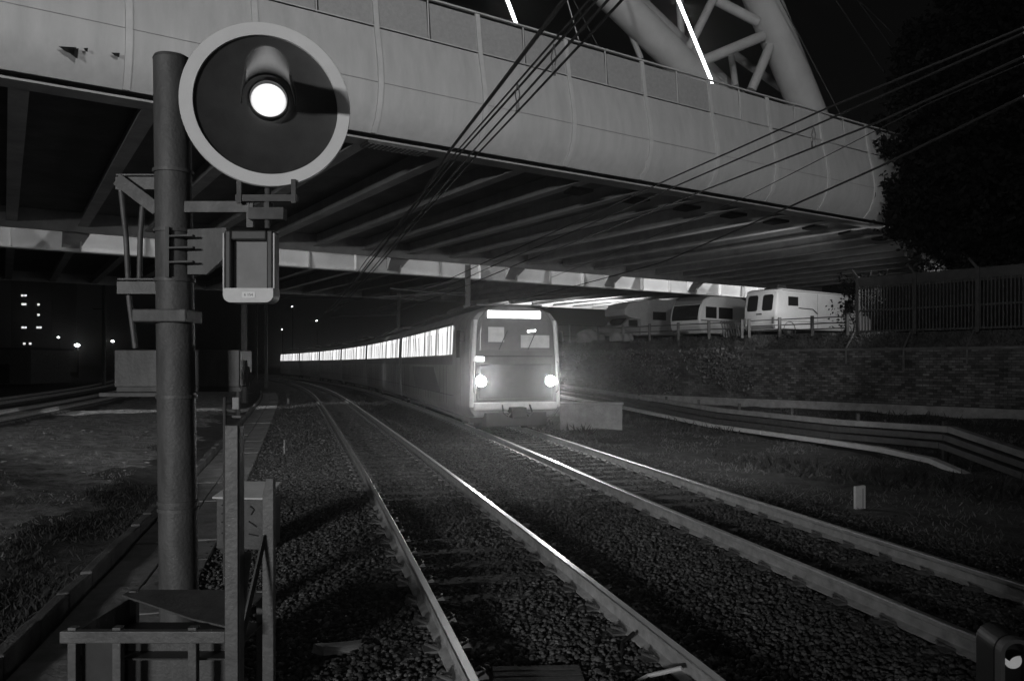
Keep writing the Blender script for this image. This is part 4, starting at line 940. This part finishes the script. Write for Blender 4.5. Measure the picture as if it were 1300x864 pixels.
# ------------------------------------------------------------------ overhead line
def build_wires():
    def wire(pts, r, label, name='overhead_wire', droppers=None, m=copper_m, group='overhead wires'):
        P = [Vector(p) for p in pts]
        # densify with a slight sag
        Q = []
        for a, b in zip(P[:-1], P[1:]):
            L = (b-a).length; n = max(2, int(L/2))
            for i in range(n): u = i/n; Q.append(a+(b-a)*u-Vector((0, 0, .0009*L*L*u*(1-u)*.6)))
        Q.append(P[-1]); b0 = Q[0].copy()
        o = MB().tube([q-b0 for q in Q], r*1.5, 6).build(name, m, loc=b0); tag(o, label, 'wire', group)
        for (a, b) in droppers or []:
            d = (b-a); s = Vector((.03, 0, 0))
            MB().tube([a-b0, (a+b)/2-b0+s, b-b0], .009, 5).tube([a-b0, (a+b)/2-b0-s, b-b0], .009, 5).box(b-b0, (.05, .05, .1)).build('dropper', dsteel_m, o)
        return o
    def through(pix, z):
        """points where sight lines meet the wire height z"""
        return [at(x, y, FPX*(z-CAMZ)/(460-y)) for x, y in pix]
    zc, zm = 5.0, 5.75
    c1 = through([(895, -110), (790, 0), (604, 198), (512, 300), (425, 395)], zc); c2 = through([(872, -110), (772, 0), (597, 196), (507, 300), (423, 394)], zc)
    m1 = through([(850, -110), (757, 0), (589, 189), (470, 330), (415, 397)], zm); m2 = through([(842, -110), (748, 0), (583, 189), (465, 330), (412, 397)], zm)
    d1 = through([(703, 56)], zm)[0]; d2 = at(703, 90, d1.y); d3 = through([(657, 105)], zm)[0]; d4 = at(657, 136, d3.y)
    wire(c1, .0085, 'bright right hand contact wire of the pair over the empty track')
    wire(c2, .0085, 'left hand contact wire of the pair over the empty track')
    wire(m1, .011, 'carrier wire with two looped droppers above the contact wires of the empty track', droppers=[(d1, d2), (d3, d4)])
    wire(m2, .009, 'second carrier wire close beside the one with the looped droppers')
    wire(through([(800, -110), (700, 22), (572, 190), (540, 240), (440, 370)], 6.3), .02, 'thick dark feeder cable, leftmost of the wires crossing the curved bridge side')
    zr = 5.0
    wire(through([(1300, 35), (1051, 137), (848, 228), (620, 331), (470, 394)], 5.9), .011, 'uppermost wire of the right hand bundle over the train')
    wire(through([(1300, 42), (1069, 144), (861, 235), (640, 331), (480, 396)], 5.8), .011, 'second wire from the top of the right hand bundle over the train',
         droppers=[(at(1033, 160, 12.3), at(1033, 183, 12.3))])
    wire(through([(1300, 72), (1110, 157), (898, 240), (660, 334), (500, 396)], zr), .0095, 'third wire from the top of the right hand bundle, holding the dropper loop')
    wire(through([(1300, 80), (1180, 131), (945, 251), (700, 352)], 5.4), .005, 'thinnest wire of the right hand bundle')
    wire(through([(1300, 122), (1115, 212), (1005, 261), (840, 333), (610, 392)], zr), .0105, 'lowest heavy wire of the right hand bundle, passing in front of the dark tree')
    wire(through([(1306, 120), (1121, 210), (1011, 259), (846, 331)], 5.02), .0085, 'lighter wire twinned with the lowest heavy wire of the right hand bundle')
    # masts carrying the line
    def mast(x, ybase, ytop, w, Y, arms, label, name='catenary_mast'):
        p = at(x, ybase, Y); top = at(x, ytop, Y)
        t = thing(name, label, 'mast', (p.x, Y, -.3), group='catenary masts')
        h = top.z+.3
        mb = MB(); mb.box((0, 0, h/2), (w, w*.08, h)); mb.box((-w/2, 0, h/2), (w*.1, w, h)); mb.box((w/2, 0, h/2), (w*.1, w, h)); mb.build('pole', steel_m, t)
        for (x0, y0, x1, y1) in arms:
            a, b = at(x0, y0, Y)-t.location, at(x1, y1, Y)-t.location
            MB().tube([a, b], .035, 8).build('cantilever', steel_m, t)
    mast(594, 480, 336, .22, 34, [(594, 371, 478, 377), (594, 376, 495, 366), (594, 352, 540, 366)], 'catenary mast rising beside the train front with a long level arm')
    mast(338, 478, 372, .22, 70, [(338, 378, 462, 378), (462, 378, 430, 388)], 'slim catenary mast at the end of the path left of the train tail')
    mast(326, 478, 385, .2, 88, [], 'thin far catenary mast just left of the one at the path end')
    mast(506, 470, 372, .22, 60, [(506, 400, 420, 402)], 'catenary mast behind the leading carriage roof')
    mast(310, 505, 385, .24, 44, [], 'catenary mast rising behind the box end right of the signal mast')
    mast(132, 470, 360, .24, 72, [(132, 392, 118, 392)], 'lone far mast standing in the dark left of the signal mast')
build_wires()

# ------------------------------------------------------------------ vehicles on the terrace
TZ = 3.22
def wheel(name, c, r, parent, w=.2):
    # axle along local y
    x, y, z = c; n = 24
    tyre = MB().loft([[(x+q*math.cos(a), y+dy, z+q*math.sin(a)) for a in np.linspace(0, 2*math.pi, n, endpoint=False)] for q, dy in ((r*.6, -w/2), (r*.95, -w/2), (r, -w*.35), (r, w*.35), (r*.95, w/2), (r*.6, w/2))]).build(name, rubber_m, parent, smooth=True)
    MB().loft([[(x+q*math.cos(a), y+dy, z+q*math.sin(a)) for a in np.linspace(0, 2*math.pi, n, endpoint=False)] for q, dy in ((r*.3, -w/2-.01), (r*.58, -w/2+.02), (r*.58, w/2-.02))]).build('rim', steel_m, tyre, smooth=True)
def side_body(prof, width, inset=.08):
    """prof: (x, z) side outline; extruded over y from 0 to width with the edges rounded in"""
    cx = sum(p[0] for p in prof)/len(prof); cz = sum(p[1] for p in prof)/len(prof)
    def ring(y, k): return [(cx+(x-cx)*(1-k*.03), y, cz+(z-cz)*(1-k*.05)) for x, z in prof]
    return MB().loft([ring(0, 1), ring(inset*.4, .3), ring(inset, 0), ring(width-inset, 0), ring(width-inset*.4, .3), ring(width, 1)])
def panel(x0, x1, z0, z1, y, m, name, parent, th=.015, bevel=.02):
    return MB().box2((x0, y-th, z0), (x1, y+.01, z1)).build(name, m, parent, bevel=bevel)
def build_vehicles():
    # high white van, rear doors toward the viewer's left; local x = forward, y = across (0 is the side facing the tracks)
    t = thing('parked_van', 'tall white van with two rear door windows, nearest the slatted fence', 'van', (12.97, 38.0, TZ), R(34))
    Lv = 8.4; prof = [(0.05, .42), (0, .8), (.02, 1.4), (.14, 2.1), (.24, 2.40), (.5, 2.48), (6.6, 2.44), (6.95, 2.3), (7.5, 1.55), (8.2, 1.15), (Lv, 1.0), (Lv, .42)]
    body = side_body(prof, 2.0, .12).build('body', whitev_m, t, smooth=True)
    panel(.95, 1.75, 1.62, 2.08, .0, dwin_m, 'side_window', t); panel(5.7, 6.5, 1.42, 2.1, .0, dwin_m, 'cab_window', t)
    panel(.03, 6.9, .84, .87, .0, greyp_m, 'rub_strip', t, bevel=0); 
    for x in (3.35, 5.45): panel(x, x+.018, .5, 2.3, -.002, greyp_m, 'door_seam', t, .004, 0)
    MB().tube([(1.75, -.04, 1.52), (2.9, -.04, 1.50), (3.3, -.05, 1.28)], .022, 6).build('slide_rail', black_m, t)
    MB().box((5.6, -.12, 1.42), (.12, .2, .22)).box((5.52, -.03, 1.3), (.16, .05, .08)).build('mirror', black_m, t)
    # rear doors: follow the leaning tail
    for y0 in (.12, 1.03):
        q = lambda z: float(np.interp(z, [.8, 1.4, 2.1, 2.4], [0, .02, .14, .24]))
        m = MB(); m.add([(q(z)-.012, y, z) for z, y in ((.6, y0), (.6, y0+.84), (2.28, y0+.84), (2.28, y0))]+[(q(z)+.03, y, z) for z, y in ((.6, y0), (.6, y0+.84), (2.28, y0+.84), (2.28, y0))], [(0, 1, 2, 3), (7, 6, 5, 4), (0, 4, 5, 1), (1, 5, 6, 2), (2, 6, 7, 3), (3, 7, 4, 0)]); d = m.build('rear_door', whitev_m, t, bevel=.01)
        m = MB(); P = [(1.42, .12), (1.36, .2), (1.36, .64), (1.42, .72), (2.08, .72), (2.16, .64), (2.16, .2), (2.08, .12)]
        m.prism([(q(z)-.03, y0+y, z) for z, y in P], (.04, 0, 0)); m.build('rear_window', dwin_m, d)
    MB().box((-.03, 1.0, 1.2), (.05, .3, .06)).build('rear_handle', black_m, t); MB().box((-.06, 1.0, .55), (.12, 1.9, .16)).build('bumper', greyp_m, t, bevel=.03)
    for y0 in (.1, 1.78): MB().box((-.035, y0+.06, .86), (.05, .12, .32)).build('tail_light', greyp_m, t, bevel=.01)
    MB().box((-.03, 1.0, .82), (.02, .5, .12)).build('number_plate', ringw_m, t); MB().box((3.6, -.004, 2.36), (6.2, .03, .03)).build('roof_gutter', greyp_m, t)
    for x in (1.05, 5.9): MB().disc_y((x, -.012, .36), [(.44, 0), (.47, -.012), (.47, .02), (.44, .02), (.44, 0)], 28, caps=False).build('wheel_arch', dsteel_m, t)
    MB().box((1.3, .9, 2.6), (.7, .6, .26)).build('roof_vent', dsteel_m, t, bevel=.04)
    for x in (1.05, 5.9):
        for y in (.12, 1.88): wheel('wheel', (x, y, .34), .36, t)
    # caravan with a rounded dark front
    t = thing('caravan', 'pale caravan with a rounded nose and wide dark windows, parked left of the white van', 'caravan', (10.2, 42.0, TZ), R(38))
    prof = [(.35, .38), (.05, .7), (0, 1.25), (.12, 1.75), (.4, 2.2), (.9, 2.42), (2.2, 2.5), (3.8, 2.46), (4.3, 2.3), (4.5, 1.2), (4.4, .38)]
    side_body(prof, 2.1, .1).build('body', whitev_m, t, smooth=True)
    panel(.5, 1.45, 1.22, 1.85, .0, dwin_m, 'side_window', t); panel(1.65, 2.9, 1.22, 1.85, .0, dwin_m, 'side_window', t); panel(.1, 4.4, 1.05, 1.12, 0, greyp_m, 'trim_strip', t, bevel=0)
    q = lambda z: float(np.interp(z, [.7, 1.25, 1.75, 2.2], [.05, 0, .12, .4]))
    m = MB(); m.loft([[(q(z)-.02, .15, z), (q(z)-.02, 1.95, z), (q(z)+.06, 1.95, z), (q(z)+.06, .15, z)] for z in (1.1, 1.3, 1.55, 1.8, 1.95)]); m.build('front_window', dwin_m, t)
    m = MB(); m.loft([[(q(z)-.025, .1, z), (q(z)-.025, 2.0, z), (q(z)+.05, 2.0, z), (q(z)+.05, .1, z)] for z in (1.98, 2.1, 2.2)]+[[(.88, .1, 2.44), (.88, 2.0, 2.44), (.95, 2.0, 2.38), (.95, .1, 2.38)]]); m.build('dark_nose_panel', greyp_m, t)
    for y in (.1, 2.0): wheel('wheel', (2.4, y, .32), .32, t)
    MB().bar((.3, 1.05, .45), (-.9, 1.05, .45), .1, .08).build('drawbar', dsteel_m, t)
    MB().box((2.0, 1, 2.54), (.5, .5, .1)).build('roof_hatch', greyp_m, t, bevel=.02)
    # camper with a bed over the cab
    t = thing('camper', 'camper with a bulging bed over its cab, leftmost of the three parked vehicles', 'camper', (6.75, 45.8, TZ), R(28))
    prof = [(1.1, .4), (1.1, 1.35), (.25, 1.45), (-.1, 1.6), (-.12, 1.95), (.2, 2.3), (.9, 2.48), (2.2, 2.62), (5.0, 2.62), (5.1, 2.4), (5.1, .4)]
    side_body(prof, 2.1, .15).build('body', mat('camper_paint', .3, .45, var=.15), t, smooth=True)
    cab = [(-.75, .4), (-.75, .85), (-.15, 1.0), (.35, 1.42), (1.08, 1.42), (1.08, .4)]
    o = side_body(cab, 1.8, .15).build('cab', mat('camper_cab', .2, .4, var=.15), t, smooth=True); o.location.y = .15
    panel(.3, .95, .95, 1.33, .15, dwin_m, 'cab_window', t); panel(2.0, 3.0, 1.35, 1.85, 0, dwin_m, 'side_window', t)
    m = MB(); m.prism([(-.17, .3, 1.02), (-.17, 1.8, 1.02), (.30, 1.75, 1.42), (.30, .35, 1.42)], (-.03, 0, .03)); m.build('windscreen', dwin_m, t)
    for x in (.0, 3.9):
        for y in (.2, 1.9): wheel('wheel', (x, y, .32), .33, t)
    # low railing on the wall edge
    def edge(y, o): 
        x = wall_at(y); return Vector((x+.78*o, y+.62*o, TZ))
    def railing(y0, y1, posts, rails, label, pr=.06):
        a, b = edge(y0, .55), edge(y1, .55); t = thing('railing', label, 'railing', a)
        for i in range(posts):
            c = (b-a)*(i/(posts-1)); MB().box((c.x, c.y, .42), (.13, .13, .92)).build('post', dsteel_m, t, bevel=.01)
        for z in rails: MB().tube([Vector((0, 0, z)), (b-a)+Vector((0, 0, z))], .025, 8).build('rail', dsteel_m, t)
    railing(33.2, 36.9, 4, (.28, .52, .78), 'low dark railing of posts and pipes in front of the white van')
    railing(37.2, 44.5, 6, (.45, .75), 'low dark railing in front of the caravan and camper')
    t = thing('wooden_pallet', 'dark slatted pallet leaning behind the railing between caravan and van', 'pallet', tuple(edge(38.0, 1.3)), R(35))
    for k in range(8): MB().box((-.75+.2*k, 0, .45), (.1, .02, .85), rx=R(-12)).build('slat', timber_m, t)
    for z in (.2, .75): MB().box((-.05, .05, z), (1.6, .05, .1), rx=R(-12)).build('rail', timber_m, t)
    # heap under a tarpaulin
    for (x, y, w, h, lab) in ((6.2, 43.9, 1.2, .75, 'grey tarpaulin heap on the wall edge in front of the camper'), (4.7, 46.4, 1.5, .8, 'lumpy covered heap left of the camper, nearest the train')):
        bm = bmesh.new(); bmesh.ops.create_icosphere(bm, subdivisions=4, radius=1)
        for v in bm.verts:
            n = math.sin(v.co.x*5+v.co.y*3)*math.sin(v.co.z*4+v.co.x*2)*.12+math.sin(v.co.y*9+v.co.x*7)*.05
            v.co = Vector((v.co.x*w*.6*(1+n), v.co.y*.5*(1+n), max(-.02, v.co.z)*h*(1+n)))
        me = bpy.data.meshes.new('tarpaulin_heap'); bm.to_mesh(me); bm.free(); me.materials.append(tar_m)
        o = bpy.data.objects.new('tarpaulin_heap', me); COL.objects.link(o); o.location = (x, y, TZ); tag(o, lab, 'heap')
    # wire fence far back on the terrace
    a, b = Vector((3.6, 62, TZ)), Vector((10.2, 66, TZ)); t = thing('wire_fence', 'thin wire fence on slim posts far back under the bridge, left of the camper', 'fence', a)
    for i in range(7): c = (b-a)*i/6; MB().tube([c, c+Vector((0, 0, 1.9 if i != 4 else 2.5))], .05, 8).build('post', palep_m, t)
    for z in (.9, 1.8): MB().tube([Vector((0, 0, z)), b-a+Vector((0, 0, z))], .015, 6).build('wire', steel_m, t)
build_vehicles()

# ------------------------------------------------------------------ far left background
def far_left():
    Y = 210; 
    p0, p1 = at(14, 455, Y), at(66, 345, Y)
    t = thing('apartment_block', 'dark far apartment block with a few lit windows, left edge', 'building', (p0.x, Y, -.7)); b = t.location
    w, h = p1.x-p0.x, p1.z+.7
    MB().box((w/2, 6, h/2), (w, 12, h)).build('wall', ground_m, t); MB().box((w/2, 6, h+.3), (w+.6, 12.6, .6)).build('roof', ground_m, t)
    for x, y in ((28.5, 375), (32.5, 375), (29, 386), (32, 386), (49, 386.5), (49, 399.5), (29, 415.5), (32.5, 415.5), (48, 415.5), (51.5, 415.5), (31, 436), (38.5, 436)):
        q = at(x, y, Y)-b; MB().box((q.x, -.06, q.z), (.55, .1, .5)).build('lit_window', litwin_m, t)
    p = at(0, 443, 90); t = thing('low_building', 'low pale building far away at the left edge below the lit windows', 'building', (p.x-7.4, 90, -.5))
    MB().box((5.5, 4, 2.0), (11, 8, 4)).build('wall', conc_m, t); MB().box((5.5, 3.8, 4.1), (11.6, 9, .25)).build('roof', dsteel_m, t)
    MB().box((7.5, -.02, 1.2), (2, .06, 2.2)).build('door', dsteel_m, t)
    for x, y, Y, r, lab in ((98, 438, 130, .42, 'brightest far street lamp left of the mast'), (143, 433, 130, .26, 'far street lamp close to the left of the signal mast'), (74, 428, 150, .22, 'faint far street lamp left of the brightest one'),
                            (402, 407, 120, .12, 'tiny far lamp under the bridge above the train tail'), (371, 389, 120, .09, 'tiny far lamp under the bridge, higher and left of the other'), (358, 418, 120, .09, 'tiny far lamp nearest the train tail')):
        p = at(x, y, Y); t = thing('street_lamp', lab, 'street lamp', (p.x, Y, -.7), group='far street lamps')
        MB().tube([(0, .3, 0), (0, .3, p.z+.9)], .06, 8).tube([(0, .3, p.z+.88), (0, 0, p.z+.95)], .04, 6).build('lamp_post', dsteel_m, t)
        rr = [(.02, -1), (.8, -.5), (1, 0), (.8, .5), (.02, 1)]
        MB().loft([[(q*r*math.cos(a), q*r*math.sin(a), p.z+.7+z*r*.7) for a in np.linspace(0, 2*math.pi, 12, endpoint=False)] for q, z in rr]).build('lamp_head', lampglow_m, t, smooth=True)
far_left()

def build_haze():  # volume added to give the headlights their glare
    m = bpy.data.materials.new('glare_haze'); m.use_nodes = True; nt = m.node_tree; nt.nodes.clear()
    v = nt.nodes.new('ShaderNodeVolumePrincipled'); v.inputs['Density'].default_value = HAZE; v.inputs['Color'].default_value = (.9, .9, .9, 1); v.inputs['Anisotropy'].default_value = .93
    o = nt.nodes.new('ShaderNodeOutputMaterial'); nt.links.new(v.outputs[0], o.inputs['Volume'])
    b = MB(); b.box2((-700, -290, -1.8), (700, 900, 60)); h = b.build('haze', m); h['kind'] = 'stuff'; h['label'] = 'thin haze added to spread a glow round the lamps'
HAZE = .0019
build_haze()
